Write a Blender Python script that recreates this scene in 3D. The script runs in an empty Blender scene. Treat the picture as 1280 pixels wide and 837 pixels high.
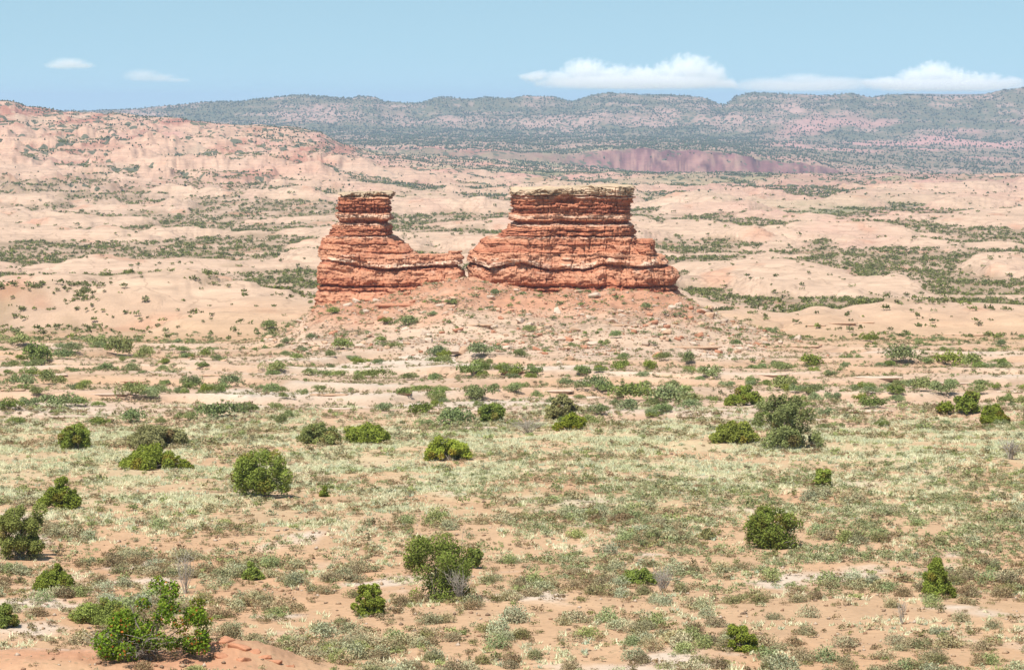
import bpy, bmesh, math, random
import numpy as np
from mathutils import Vector

# ------------------------------------------------------------------ camera, light, exposure
S = bpy.context.scene
COL = S.collection
F = 3600.0            # focal length in photo pixels (photo 1280 wide)
HZ = 130.0            # row of the true horizon in the photo
ZC = 20.0             # camera height in the scene (ground falls away below the viewpoint)
cam_d = bpy.data.cameras.new('camera')
cam = bpy.data.objects.new('camera', cam_d); COL.objects.link(cam)
cam.location = (0, 0, ZC); cam.rotation_euler = (math.pi / 2, 0, 0)
cam_d.sensor_width = 36.0; cam_d.lens = F / 1280 * 36.0
cam_d.shift_y = -(418.5 - HZ) / 1280.0
cam_d.clip_start = 0.5; cam_d.clip_end = 200000.0
S.camera = cam

SUN_EL, SUN_AZ = math.radians(60), math.radians(212)      # azimuth clockwise from +Y (view direction)
sd = bpy.data.lights.new('sun', 'SUN'); sd.energy = 4.6; sd.angle = math.radians(0.5); sd.color = (1.0, 0.955, 0.89)
sun = bpy.data.objects.new('sun', sd); COL.objects.link(sun)
to_sun = Vector((math.sin(SUN_AZ) * math.cos(SUN_EL), math.cos(SUN_AZ) * math.cos(SUN_EL), math.sin(SUN_EL)))
sun.rotation_euler = to_sun.to_track_quat('Z', 'Y').to_euler(); sun.location = (0, -50, 120)

world = bpy.data.worlds.new('World'); S.world = world; world.use_nodes = True
wn, wl = world.node_tree.nodes, world.node_tree.links
wn.clear()
tc = wn.new('ShaderNodeTexCoord')
va = wn.new('ShaderNodeVectorMath'); va.operation = 'ADD'; va.inputs[1].default_value = (0, 0, 0.21)
vn = wn.new('ShaderNodeVectorMath'); vn.operation = 'NORMALIZE'
sky = wn.new('ShaderNodeTexSky'); sky.sky_type = 'NISHITA'; sky.sun_disc = False
sky.sun_elevation = SUN_EL; sky.sun_rotation = SUN_AZ; sky.altitude = 1500; sky.air_density = 1.0; sky.dust_density = 0.3; sky.ozone_density = 1.6
bg = wn.new('ShaderNodeBackground'); bg.inputs['Strength'].default_value = 0.125
tint = wn.new('ShaderNodeMix'); tint.data_type = 'RGBA'; tint.blend_type = 'MULTIPLY'; tint.inputs['Factor'].default_value = 1; tint.inputs[7].default_value = (1.27, 1.24, 0.92, 1)
wo = wn.new('ShaderNodeOutputWorld')
wl.new(tc.outputs['Generated'], va.inputs[0]); wl.new(va.outputs[0], vn.inputs[0]); wl.new(vn.outputs[0], sky.inputs['Vector'])
wl.new(sky.outputs['Color'], tint.inputs[6]); wl.new(tint.outputs[2], bg.inputs['Color']); wl.new(bg.outputs[0], wo.inputs['Surface'])

S.view_settings.view_transform = 'Standard'; S.view_settings.look = 'None'
S.view_settings.exposure = 0.55; S.view_settings.gamma = 1.0
S.cycles.max_bounces = 8; S.cycles.diffuse_bounces = 3; S.cycles.transmission_bounces = 4; S.cycles.transparent_max_bounces = 8
S.cycles.volume_bounces = 5; S.cycles.volume_step_rate = 0.25; S.cycles.volume_max_steps = 256

# ------------------------------------------------------------------ noise
def _hash(ix, iy, iz, seed):
    h = (ix.astype(np.int64) * 374761393 + iy.astype(np.int64) * 668265263 + iz.astype(np.int64) * 2147483647 + seed * 974711) & 0xFFFFFFFF
    h = ((h ^ (h >> 13)) * 1274126177) & 0xFFFFFFFF
    h = ((h ^ (h >> 16)) * 2246822519) & 0xFFFFFFFF
    return (h ^ (h >> 15)) & 0xFFFFFFFF

def rnd(ix, iy=0, iz=0, seed=0):
    ix = np.asarray(ix); iy = np.broadcast_to(np.asarray(iy), ix.shape); iz = np.broadcast_to(np.asarray(iz), ix.shape)
    return _hash(ix, iy, iz, seed) / 4294967295.0

_G = np.arange(16) * (2 * np.pi / 16)
_GX, _GY = np.cos(_G), np.sin(_G)

def noise2(x, y, seed=0):
    x = np.asarray(x, float); y = np.asarray(y, float)
    ix = np.floor(x); iy = np.floor(y); fx = x - ix; fy = y - iy
    ix = ix.astype(np.int64); iy = iy.astype(np.int64); zz = np.zeros_like(ix)
    def g(dx, dy):
        k = _hash(ix + dx, iy + dy, zz, seed) & 15
        return _GX[k] * (fx - dx) + _GY[k] * (fy - dy)
    u = fx * fx * fx * (fx * (fx * 6 - 15) + 10); v = fy * fy * fy * (fy * (fy * 6 - 15) + 10)
    a = g(0, 0); b = g(1, 0); c = g(0, 1); d = g(1, 1)
    return 1.5 * ((a + (b - a) * u) + ((c + (d - c) * u) - (a + (b - a) * u)) * v)

def noise3(x, y, z, seed=0):
    x = np.asarray(x, float); y = np.asarray(y, float); z = np.asarray(z, float)
    ix = np.floor(x); iy = np.floor(y); iz = np.floor(z); fx = x - ix; fy = y - iy; fz = z - iz
    ix = ix.astype(np.int64); iy = iy.astype(np.int64); iz = iz.astype(np.int64)
    u = fx * fx * (3 - 2 * fx); v = fy * fy * (3 - 2 * fy); w = fz * fz * (3 - 2 * fz)
    def h(a, b, c): return _hash(ix + a, iy + b, iz + c, seed) / 2147483647.5 - 1
    r = 0
    for a, wa in ((0, 1 - u), (1, u)):
        for b, wb in ((0, 1 - v), (1, v)):
            for c, wc in ((0, 1 - w), (1, w)):
                r = r + wa * wb * wc * h(a, b, c)
    return r

def fbm2(x, y, o=4, seed=0, gain=.5):
    r = 0; a = 1; t = 0
    for i in range(o):
        r = r + a * noise2(x, y, seed + i * 17); t += a; a *= gain; x = x * 2.03 + 7.1; y = y * 2.03 - 3.7
    return r / t

def fbm3(x, y, z, o=4, seed=0, gain=.5):
    r = 0; a = 1; t = 0
    for i in range(o):
        r = r + a * noise3(x, y, z, seed + i * 17); t += a; a *= gain; x = x * 2.03 + 7.1; y = y * 2.03 - 3.7; z = z * 2.03 + 1.3
    return r / t

def sst(a, b, x):
    t = np.clip((x - a) / (b - a), 0, 1); return t * t * (3 - 2 * t)

def mix(a, b, t): return a + (b - a) * t

# ------------------------------------------------------------------ the lie of the land
def row_z(row, d): return ZC - (row - HZ) * d / F

_BD = np.array([0, 10, 30, 50, 70, 85, 100, 120, 150, 180, 210, 250, 300, 350, 400, 450, 500, 600, 800, 1100, 1500, 2000, 2600, 3300])
_BR = np.array([0, 0, 0, 0, 960, 868, 795, 722, 640, 580, 540, 505, 474, 452, 436, 428, 422, 404, 366, 318, 280, 252, 231, 218.])
_BZ = np.array([ZC - 2.2, ZC - 4, ZC - 9, ZC - 13] + [row_z(r, d) for r, d in zip(_BR[4:], _BD[4:])])
_dd = np.linspace(0, 3300, 3301)
_bz = np.interp(_dd, _BD, _BZ)
_w = 41; _bzs = np.convolve(np.pad(_bz, _w // 2, mode='edge'), np.hanning(_w + 2)[1:-1] / np.hanning(_w + 2)[1:-1].sum(), 'valid')
_bzs = mix(_bz, _bzs, sst(80, 130, _dd))

SKY = [(-400, 150), (0, 140), (150, 137), (170, 136), (200, 133), (235, 130), (250, 128), (300, 127), (350, 121), (380, 118), (420, 122), (440, 123), (450, 120), (468, 122), (480, 128), (525, 129), (545, 122), (560, 121), (590, 124), (605, 121), (640, 124), (655, 120), (690, 121), (715, 127), (740, 119), (760, 116), (800, 118), (850, 119), (880, 122), (900, 130), (907, 131), (920, 120), (940, 116), (990, 118), (1030, 120), (1060, 117), (1090, 122), (1110, 118), (1150, 119), (1180, 121), (1230, 118), (1250, 113), (1280, 110), (1700, 112)]
FIN = [(-400, 118), (0, 124), (8, 123.5), (18, 125), (34, 131), (60, 134), (100, 138), (140, 139), (160, 142), (200, 147), (250, 152), (300, 155), (350, 159), (400, 167), (430, 184), (470, 196), (540, 206), (640, 214), (760, 222), (2000, 300)]
CB = [(-400, 200), (430, 194), (600, 198), (700, 208), (800, 217), (1000, 223), (1060, 228), (1280, 241), (1700, 250)]
CT = [(-400, 194), (430, 187), (600, 190), (700, 194), (770, 190), (800, 188), (900, 192), (1000, 202), (1060, 214), (1160, 226), (1280, 233), (1700, 240)]
MF = [(-400, 172), (430, 170), (800, 172), (1000, 178), (1280, 186), (1700, 190)]
SECOND = [(-400, 150), (1090, 150), (1120, 120), (1135, 117), (1190, 117.5), (1235, 117), (1260, 120), (1700, 130)]
def tab(t, a): return np.interp(a, [p[0] for p in t], [p[1] for p in t])

FOOT = [(280, 436), (320, 430), (345, 424), (370, 408), (392, 388), (410, 384), (430, 380), (480, 374), (520, 364), (560, 352), (585, 351), (605, 354), (640, 361), (700, 364), (760, 364), (848, 371), (875, 384), (905, 400), (960, 418), (1020, 432)]
DB = 422.0      # distance of the buttes

# broad slickrock domes seen in the photo: azimuth px, crest row, distance, half-width px, half-depth m
DOMES = [(170, 349, 600, 290, 90), (335, 366, 545, 150, 55), (30, 346, 640, 90, 50), (400, 372, 560, 80, 45), (545, 292, 1250, 90, 70), (965, 327, 880, 120, 60),
         (860, 277, 1380, 95, 80), (1066, 242, 1900, 46, 60), (1250, 262, 1700, 60, 60), (1180, 268, 1650, 50, 50), (1100, 300, 1250, 90, 60), (760, 240, 2000, 50, 60), (920, 374, 530, 70, 32), (1030, 378, 545, 70, 32), (1245, 267, 1520, 80, 80), (1200, 376, 560, 200, 55), (870, 210, 3000, 32, 110)]
# brushy hollows between them: azimuth px, distance, half-width px, half-depth m
HOLLOWS = [(200, 860, 290, 75), (60, 1180, 170, 90), (300, 1250, 170, 80), (60, 1900, 120, 150), (350, 1750, 140, 110), (880, 1230, 80, 90), (1090, 960, 150, 80), (1215, 830, 100, 55), (560, 1600, 110, 120), (520, 1080, 80, 70), (880, 1550, 110, 100), (890, 790, 70, 50), (1160, 1480, 130, 100), (980, 600, 60, 16), (330, 600, 90, 14)]

def land(x, y, full=False):
    x = np.asarray(x, float); y = np.asarray(y, float)
    r = np.hypot(x, y); ph = np.arctan2(x, y); lim = math.radians(12)
    d = np.where(np.abs(ph) < lim, y, r * math.cos(lim))
    d = np.maximum(d, 0.0)
    a = 640 + F * np.tan(np.clip(ph, -lim, lim))
    z = np.interp(np.minimum(d, 3300), _dd, _bzs)
    # far country in rows beyond 2600 m
    ed = d + 260 * fbm2(x / 420, d / 900, 3, 5) * sst(5400, 6600, d) + (170 * noise2(x / 230, d / 400, 6) + 60 * noise2(x / 60, d / 200, 66) + 22 * noise2(x / 22, d / 90, 67)) * sst(3600, 4300, d) * (1 - sst(5000, 6000, d))
    k = [3300, 4450, 4540, 6500, 7900, 9300, 14000, 16000]
    cb, ct = tab(CB, a), tab(CT, a) + 3.5 * noise2(x / 120, 0 * x, 68) + 1.6 * noise2(x / 28, 0 * x, 69)
    zs = [np.interp(3300, _dd, _bzs) + 0 * a, row_z(cb, 4450), row_z(ct, 4540), row_z(tab(MF, a), 6500), row_z(tab(SKY, a), 7900), row_z(tab(SKY, a) + 8, 9300), row_z(tab(SECOND, a), 14000), row_z(150, 16000) + 0 * a]
    for i in range(len(k) - 1):
        m = (ed >= k[i]) & (ed < k[i + 1]); t = np.clip((ed - k[i]) / (k[i + 1] - k[i]), 0, 1)
        if i == 3: t = t * t
        if i == 4: t = np.sin(t * np.pi / 2) ** .9
        z = np.where(m & (d > 3300), mix(zs[i], zs[i + 1], t), z)
    z = np.where((ed >= k[-1]) & (d > 3300), zs[-1], z)
    mesa = sst(6400, 7000, ed) * (1 - sst(9300, 10500, ed))
    z = z + mesa * (16 * fbm2(x / 210, d / 300, 4, 8) * (1 - .8 * sst(7400, 7900, ed)) + 5 * noise2(x / 60, d / 80, 88) * (1 - .9 * sst(7500, 7900, ed)))
    zf = sst(2200, 3200, d) * (1 - sst(6200, 6800, ed))
    z = z + zf * 7 * fbm2(x / 140, d / 260, 4, 9) + zf * 3 * np.abs(noise2(x / 45, d / 90, 31))
    # left hills of fins
    hl = np.maximum(row_z(tab(FIN, a), 3200) - row_z(218, 3200), 0) * np.clip((d - 1550) / 1650, 0, 1) ** 1.15 * (1 - sst(3300, 4700, d))
    fin_m = np.clip(hl / 14, 0, 1) * mix(1, .6, sst(380, 480, a))
    kn = np.abs(fbm2(x / 70, d / 160, 3, 41)) ** .8
    z = z + hl + fin_m * (9 * kn - 3.5 + 5 * np.abs(fbm2(x / 24, d / 55, 4, 43)) - 2) * (1 - .7 * sst(3000, 3300, d))
    q = (z + 9 * fbm2(x / 90, d / 200, 4, 44)) / 6.5; fq = q - np.floor(q)
    z = z - fin_m * 6.5 * .75 * (fq - sst(.6, 1, fq)) * (1 - sst(3100, 3300, d))
    # slickrock domes
    reg = sst(470, 590, d) * (1 - sst(2600, 3300, d))
    n1 = noise2(x / 34, d / 46, 22)
    n2 = 1.25 * fbm2(x / 95 + .3 * noise2(x / 60, d / 60, 71), d / 150, 4, 21) + .07
    for (ca, cd, hw, hd) in HOLLOWS:
        q = np.clip(1 - ((x - (ca - 640) * cd / F) / (hw * cd / F)) ** 2 - ((d - cd) / hd) ** 2, 0, 1); n2 = n2 + .75 * q
    dome = mix(9.5, 15.0, sst(700, 2000, d)) * np.maximum(-n2, 0) ** .75 * (1 + .3 * n1)
    for (ca, cr, cd, hw, hd) in DOMES:
        h = row_z(cr, cd) - np.interp(cd, _dd, _bzs) + 1.0
        q = 1 - ((x - (ca - 640) * cd / F) / (hw * cd / F)) ** 2 - ((d - cd) / hd) ** 2
        big = hw > 150; hh = h * np.clip(q, 0, 1) ** .75 * (1 - .8 * sst(.12, .5, n2) * big) * (1 + big * (.30 * noise2(x / 20, d / 34, 26) + .12 * noise2(x / 8, d / 14, 27)))
        if not big: n2 = np.where((hh > .8) & (h > 0), np.minimum(n2, -.25), n2)
        dome = np.maximum(dome, hh) if h > 0 else dome
    dome = dome * reg
    z = z - .6 * reg + dome + np.clip(dome, 0, 2) * (.5 * np.abs(noise2(x / 21, d / 30, 24)) + .08 * fbm2(x / 7, d / 11, 3, 25)) - np.clip(dome, 0, 1.5) * .45 * ((dome + 1.5 * n1) / 1.7 % 1 - sst(.72, 1, (dome + 1.5 * n1) / 1.7 % 1))
    # talus hill under the buttes
    zf0 = row_z(tab(FOOT, a), DB) - np.interp(DB, _dd, _bzs)
    s = np.where(d < DB - 12, np.clip((d - 338) / (DB - 12 - 338), 0, 1) ** 1.55, 1 - sst(DB + 14, DB + 85, d))
    mound = np.maximum(zf0, 0) * s
    mound = mound * (1 + .12 * fbm2(x / 9, d / 9, 3, 12) + .10 * fbm2(x / 4.5, d / 40, 3, 14)) + sst(.2, 2.5, mound) * .35 * fbm2(x / 3.2, d / 4.5, 3, 13)
    z = z + mound
    # near and middle ground: low swells and broken slickrock terraces
    near = 1 - sst(420, 560, d)
    z = z + near * (.55 * fbm2(x / 22, d / 26, 3, 2) + .12 * fbm2(x / 2.6, d / 3.2, 4, 3)) * sst(20, 60, d)
    tz = sst(215, 245, d) * (1 - sst(400, 470, d))
    q = (fbm2(x / 34, d / 40, 3, 51) * 1.2 + d / 28.0)
    st = q - (np.floor(q) + sst(.0, .16, q - np.floor(q)))
    z = z - tz * st * .9 * (1 - .6 * sst(.5, 3, mound))
    # the red bank by the oak bush
    bank = np.exp(-((x - (300 - 640) * 92 / F) / 2.0) ** 2 - ((d - 92.5) / 2.6) ** 2) * .75 + np.exp(-((x - (90 - 640) * 92 / F) / 6.0) ** 2 - ((d - 91) / 5.0) ** 2) * .5
    z = z + bank + np.clip(bank, 0, .4) * (.25 * fbm2(x / .9, d / 1.1, 4, 93) + .15 * np.abs(noise2(x / .5, d / .7, 94)))
    if not full: return z
    return z, dict(a=a, d=d, ed=ed, dome=dome, reg=reg, mound=mound, tz=tz, n2=n2, n1=n1, fin=fin_m, mesa=mesa, kn=kn, bank=bank, st=q - np.floor(q), cb=cb, ct=ct)

def hit(px, py):
    """where the sight line through photo pixel (px, py) meets the land"""
    d = np.exp(np.linspace(math.log(74), math.log(12000), 5200))
    x = (px - 640) / F * d
    z = land(x, d)
    row = HZ + F * (ZC - z) / d
    ok = np.nonzero(row <= py)[0]
    i = ok[0] if len(ok) else len(d) - 1
    return float(x[i]), float(d[i]), float(z[i])

# ------------------------------------------------------------------ mesh and material helpers
def mesh_data(name, V, Fs, col=None, smooth=False):
    me = bpy.data.meshes.new(name)
    V = np.asarray(V, np.float32)
    if not isinstance(Fs, list): Fs = [Fs]
    Fs = [np.asarray(f, np.int32) for f in Fs if len(f)]
    me.vertices.add(len(V)); me.vertices.foreach_set('co', V.ravel())
    idx = np.concatenate([f.ravel() for f in Fs]); cnt = np.concatenate([np.full(len(f), f.shape[1], np.int32) for f in Fs])
    me.loops.add(len(idx)); me.loops.foreach_set('vertex_index', idx)
    me.polygons.add(len(cnt)); st = np.zeros(len(cnt), np.int32); st[1:] = np.cumsum(cnt)[:-1]
    me.polygons.foreach_set('loop_start', st); me.polygons.foreach_set('loop_total', cnt)
    if smooth: me.polygons.foreach_set('use_smooth', np.ones(len(cnt), bool))
    me.update(calc_edges=True)
    if col is not None:
        c = np.ones((len(V), 4), np.float32); c[:, :3] = col
        at = me.color_attributes.new('Tone', 'FLOAT_COLOR', 'POINT'); at.data.foreach_set('color', c.ravel())
    return me

def link(name, me, mat=None, parent=None, loc=(0, 0, 0)):
    o = bpy.data.objects.new(name, me); COL.objects.link(o)
    if mat and not me.materials: me.materials.append(mat)
    if parent: o.parent = parent
    o.location = loc
    return o

def tag(o, label=None, cat=None, group=None, kind=None):
    if label: o['label'] = label
    if cat: o['category'] = cat
    if group: o['group'] = group
    if kind: o['kind'] = kind
    return o

def empty(name, loc, label, cat, group=None, rz=0):
    o = bpy.data.objects.new(name, None); COL.objects.link(o); o.location = loc; o.rotation_euler = (0, 0, rz)
    o.empty_display_size = .3
    return tag(o, label, cat, group)

def copy_tree(src, loc, rz, sc, label=None):
    r = src.copy(); COL.objects.link(r); r.location = loc; r.rotation_euler = (0, 0, rz); r.scale = sc
    if label: r['label'] = label
    for ch in src.children:
        c = ch.copy(); COL.objects.link(c); c.parent = r
    return r

def mat_new(name):
    m = bpy.data.materials.new(name); m.use_nodes = True; n = m.node_tree.nodes; n.clear()
    return m, n, m.node_tree.links

def nd(n, t, **kw):
    x = n.new(t)
    for k, v in kw.items(): setattr(x, k, v)
    return x

def mathn(n, l, op, a, b=None, c=None, clamp=False):
    m = nd(n, 'ShaderNodeMath', operation=op); m.use_clamp = clamp
    for i, v in enumerate((a, b, c)):
        if v is None: continue
        if isinstance(v, (int, float)): m.inputs[i].default_value = v
        else: l.new(v, m.inputs[i])
    return m.outputs[0]

def noise_node(n, l, vec, scale, detail=4, rough=.55):
    t = nd(n, 'ShaderNodeTexNoise'); t.inputs['Scale'].default_value = scale; t.inputs['Detail'].default_value = detail; t.inputs['Roughness'].default_value = rough
    l.new(vec, t.inputs['Vector']); return t.outputs['Fac']

def vscale(n, l, vec, s):
    m = nd(n, 'ShaderNodeMapping'); m.inputs['Scale'].default_value = s; l.new(vec, m.inputs['Vector']); return m.outputs[0]

def mulcol(n, l, col, val):
    m = nd(n, 'ShaderNodeMix', data_type='RGBA', blend_type='MULTIPLY'); m.inputs['Factor'].default_value = 1
    l.new(col, m.inputs[6]); l.new(val, m.inputs[7]); return m.outputs[2]

# leaves, twigs and grass
def leaf_mat(name, trans=.22, vary=.1, hue=.012, sat=.1):
    m, n, l = mat_new(name)
    at = nd(n, 'ShaderNodeVertexColor', layer_name='Tone'); oi = nd(n, 'ShaderNodeObjectInfo')
    hs = nd(n, 'ShaderNodeHueSaturation')
    l.new(mathn(n, l, 'MULTIPLY_ADD', oi.outputs['Random'], vary * 2, 1 - vary), hs.inputs['Value'])
    r2 = mathn(n, l, 'FRACT', mathn(n, l, 'MULTIPLY', oi.outputs['Random'], 7.31))
    l.new(mathn(n, l, 'MULTIPLY_ADD', r2, hue, .496 - hue / 2), hs.inputs['Hue'])
    l.new(mathn(n, l, 'MULTIPLY_ADD', r2, -sat, 1.08), hs.inputs['Saturation'])
    l.new(at.outputs['Color'], hs.inputs['Color'])
    df = nd(n, 'ShaderNodeBsdfDiffuse'); tr = nd(n, 'ShaderNodeBsdfTranslucent'); mx = nd(n, 'ShaderNodeMixShader'); mx.inputs[0].default_value = trans
    l.new(hs.outputs[0], df.inputs['Color']); l.new(hs.outputs[0], tr.inputs['Color'])
    l.new(df.outputs[0], mx.inputs[1]); l.new(tr.outputs[0], mx.inputs[2])
    o = nd(n, 'ShaderNodeOutputMaterial'); l.new(mx.outputs[0], o.inputs['Surface'])
    return m

def bark_mat(name, c, c2):
    m, n, l = mat_new(name)
    t = nd(n, 'ShaderNodeTexCoord'); f = noise_node(n, l, vscale(n, l, t.outputs['Object'], (9, 9, 2)), 2.0)
    mx = nd(n, 'ShaderNodeMix', data_type='RGBA'); mx.inputs[6].default_value = (*c, 1); mx.inputs[7].default_value = (*c2, 1); l.new(f, mx.inputs[0])
    p = nd(n, 'ShaderNodeBsdfPrincipled'); p.inputs['Roughness'].default_value = .95; p.inputs['Specular IOR Level'].default_value = .1
    l.new(mx.outputs[2], p.inputs['Base Color']); o = nd(n, 'ShaderNodeOutputMaterial'); l.new(p.outputs[0], o.inputs['Surface'])
    return m

M_LEAF = leaf_mat('foliage'); M_SCRUB = leaf_mat('scrub foliage', .15, .2, .03, .22); M_GRASS = leaf_mat('dry grass', .3, .0, 0, 0)
M_BARK = bark_mat('juniper bark', (.16, .12, .09), (.34, .29, .24)); M_DEAD = bark_mat('weathered grey wood', (.26, .225, .185), (.42, .37, .31))

# rock of the buttes and boulders: tone attribute x fine grain, bump
def rock_mat(name, grain=1.0, bump=.35):
    m, n, l = mat_new(name)
    at = nd(n, 'ShaderNodeVertexColor', layer_name='Tone'); g = nd(n, 'ShaderNodeNewGeometry'); oi = nd(n, 'ShaderNodeObjectInfo')
    P = g.outputs['Position']
    f1 = noise_node(n, l, P, .9 * grain, 6, .65); f2 = noise_node(n, l, vscale(n, l, P, (.7, .7, 5)), 1.6 * grain, 5, .6); f3 = noise_node(n, l, P, 6 * grain, 4, .6)
    s = mathn(n, l, 'ADD', mathn(n, l, 'MULTIPLY', f1, .55), mathn(n, l, 'MULTIPLY', f2, .5))
    s = mathn(n, l, 'ADD', s, mathn(n, l, 'MULTIPLY', f3, .35))
    v = mathn(n, l, 'MULTIPLY_ADD', s, .95, .33)
    v = mathn(n, l, 'MULTIPLY', v, mathn(n, l, 'MULTIPLY_ADD', oi.outputs['Random'], .2, .9))
    c = mulcol(n, l, at.outputs['Color'], v)
    p = nd(n, 'ShaderNodeBsdfPrincipled'); p.inputs['Roughness'].default_value = .95; p.inputs['Specular IOR Level'].default_value = .08
    l.new(c, p.inputs['Base Color'])
    b = nd(n, 'ShaderNodeBump'); b.inputs['Strength'].default_value = bump; b.inputs['Distance'].default_value = .25; l.new(s, b.inputs['Height']); l.new(b.outputs[0], p.inputs['Normal'])
    o = nd(n, 'ShaderNodeOutputMaterial'); l.new(p.outputs[0], o.inputs['Surface'])
    return m
M_ROCK = rock_mat('red sandstone'); M_STONE = rock_mat('broken sandstone', 1.8)

# ground: the tone attribute holds soil, slickrock, red dirt; fine mottling by noise at three scales
def ground_mat():
    m, n, l = mat_new('desert ground')
    at = nd(n, 'ShaderNodeVertexColor', layer_name='Tone'); mk = nd(n, 'ShaderNodeVertexColor', layer_name='Mask'); g = nd(n, 'ShaderNodeNewGeometry')
    sp = nd(n, 'ShaderNodeSeparateColor'); l.new(mk.outputs['Color'], sp.inputs[0])
    P = g.outputs['Position']
    rock, scrub, far = sp.outputs[0], sp.outputs[1], sp.outputs[2]
    fine = noise_node(n, l, P, 2.6, 6, .7); midn = noise_node(n, l, P, .22, 5, .6); big = noise_node(n, l, vscale(n, l, P, (1, 1, 4)), .035, 5, .6)
    lay = noise_node(n, l, vscale(n, l, P, (.03, .03, 1.1)), 1.3, 4, .6)
    v = mathn(n, l, 'MULTIPLY_ADD', fine, .5, .72)
    v = mathn(n, l, 'MULTIPLY', v, mathn(n, l, 'MULTIPLY_ADD', midn, .5, .77))
    v = mathn(n, l, 'MULTIPLY', v, mathn(n, l, 'MULTIPLY_ADD', big, .34, .83))
    ve = nd(n, 'ShaderNodeTexVoronoi', feature='DISTANCE_TO_EDGE'); ve.inputs['Scale'].default_value = .06
    wv = nd(n, 'ShaderNodeVectorMath', operation='ADD'); nc = nd(n, 'ShaderNodeTexNoise'); nc.inputs['Scale'].default_value = .12; nc.inputs['Detail'].default_value = 4; l.new(P, nc.inputs['Vector'])
    sc = nd(n, 'ShaderNodeVectorMath', operation='SCALE'); sc.inputs['Scale'].default_value = 16; l.new(nc.outputs['Color'], sc.inputs[0]); l.new(vscale(n, l, P, (1, .6, 1)), wv.inputs[0]); l.new(sc.outputs[0], wv.inputs[1]); l.new(wv.outputs[0], ve.inputs['Vector'])
    crk = mathn(n, l, 'MULTIPLY_ADD', mathn(n, l, 'MULTIPLY', ve.outputs['Distance'], 28, clamp=True), .28, .72)
    lv = mathn(n, l, 'MULTIPLY', mathn(n, l, 'MULTIPLY_ADD', lay, .7, .66), crk)
    v = mathn(n, l, 'MULTIPLY', v, mathn(n, l, 'ADD', mathn(n, l, 'MULTIPLY', lv, rock), mathn(n, l, 'SUBTRACT', 1.0, rock)))
    c = mulcol(n, l, at.outputs['Color'], v)
    # pebbles and litter on the soil
    vo = nd(n, 'ShaderNodeTexVoronoi'); vo.inputs['Scale'].default_value = 2.2; vo.inputs['Randomness'].default_value = 1; l.new(P, vo.inputs['Vector'])
    peb = mathn(n, l, 'LESS_THAN', vo.outputs['Distance'], mathn(n, l, 'MULTIPLY', midn, .42))
    peb = mathn(n, l, 'MULTIPLY', peb, scrub)
    mx = nd(n, 'ShaderNodeMix', data_type='RGBA'); mx.inputs[7].default_value = (.26, .19, .11, 1); l.new(c, mx.inputs[6]); l.new(mathn(n, l, 'MULTIPLY', peb, .55), mx.inputs[0])
    # scattered junipers too far to resolve
    vf = nd(n, 'ShaderNodeTexVoronoi'); vf.inputs['Scale'].default_value = .085; l.new(vscale(n, l, P, (1, .55, 0)), vf.inputs['Vector'])
    th = mathn(n, l, 'MULTIPLY', mathn(n, l, 'MULTIPLY', noise_node(n, l, P, .008, 4, .65), .9), far)
    fm = mathn(n, l, 'LESS_THAN', vf.outputs['Distance'], th)
    mf = nd(n, 'ShaderNodeMix', data_type='RGBA'); mf.inputs[7].default_value = (.085, .10, .06, 1); l.new(mx.outputs[2], mf.inputs[6]); l.new(mathn(n, l, 'MULTIPLY', fm, .9), mf.inputs[0])
    p = nd(n, 'ShaderNodeBsdfPrincipled'); p.inputs['Roughness'].default_value = .97; p.inputs['Specular IOR Level'].default_value = .05
    l.new(mf.outputs[2], p.inputs['Base Color'])
    b = nd(n, 'ShaderNodeBump'); b.inputs['Strength'].default_value = .45; b.inputs['Distance'].default_value = .3
    l.new(mathn(n, l, 'ADD', mathn(n, l, 'MULTIPLY', fine, .35), mathn(n, l, 'ADD', midn, mathn(n, l, 'MULTIPLY', lay, rock))), b.inputs['Height']); l.new(b.outputs[0], p.inputs['Normal'])
    o = nd(n, 'ShaderNodeOutputMaterial'); l.new(p.outputs[0], o.inputs['Surface'])
    return m

# ------------------------------------------------------------------ ground sheet
SOIL = np.array((.44, .285, .172)); PALE = np.array((.46, .318, .225)); WHITE = np.array((.52, .43, .345)); RED = np.array((.40, .165, .09)); ORANGE = np.array((.44, .26, .15))
PINK = np.array((.46, .26, .20)); STRAW = np.array((.46, .385, .235)); BROWN = np.array((.27, .19, .12)); OLIVE = np.array((.17, .165, .09))

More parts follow.
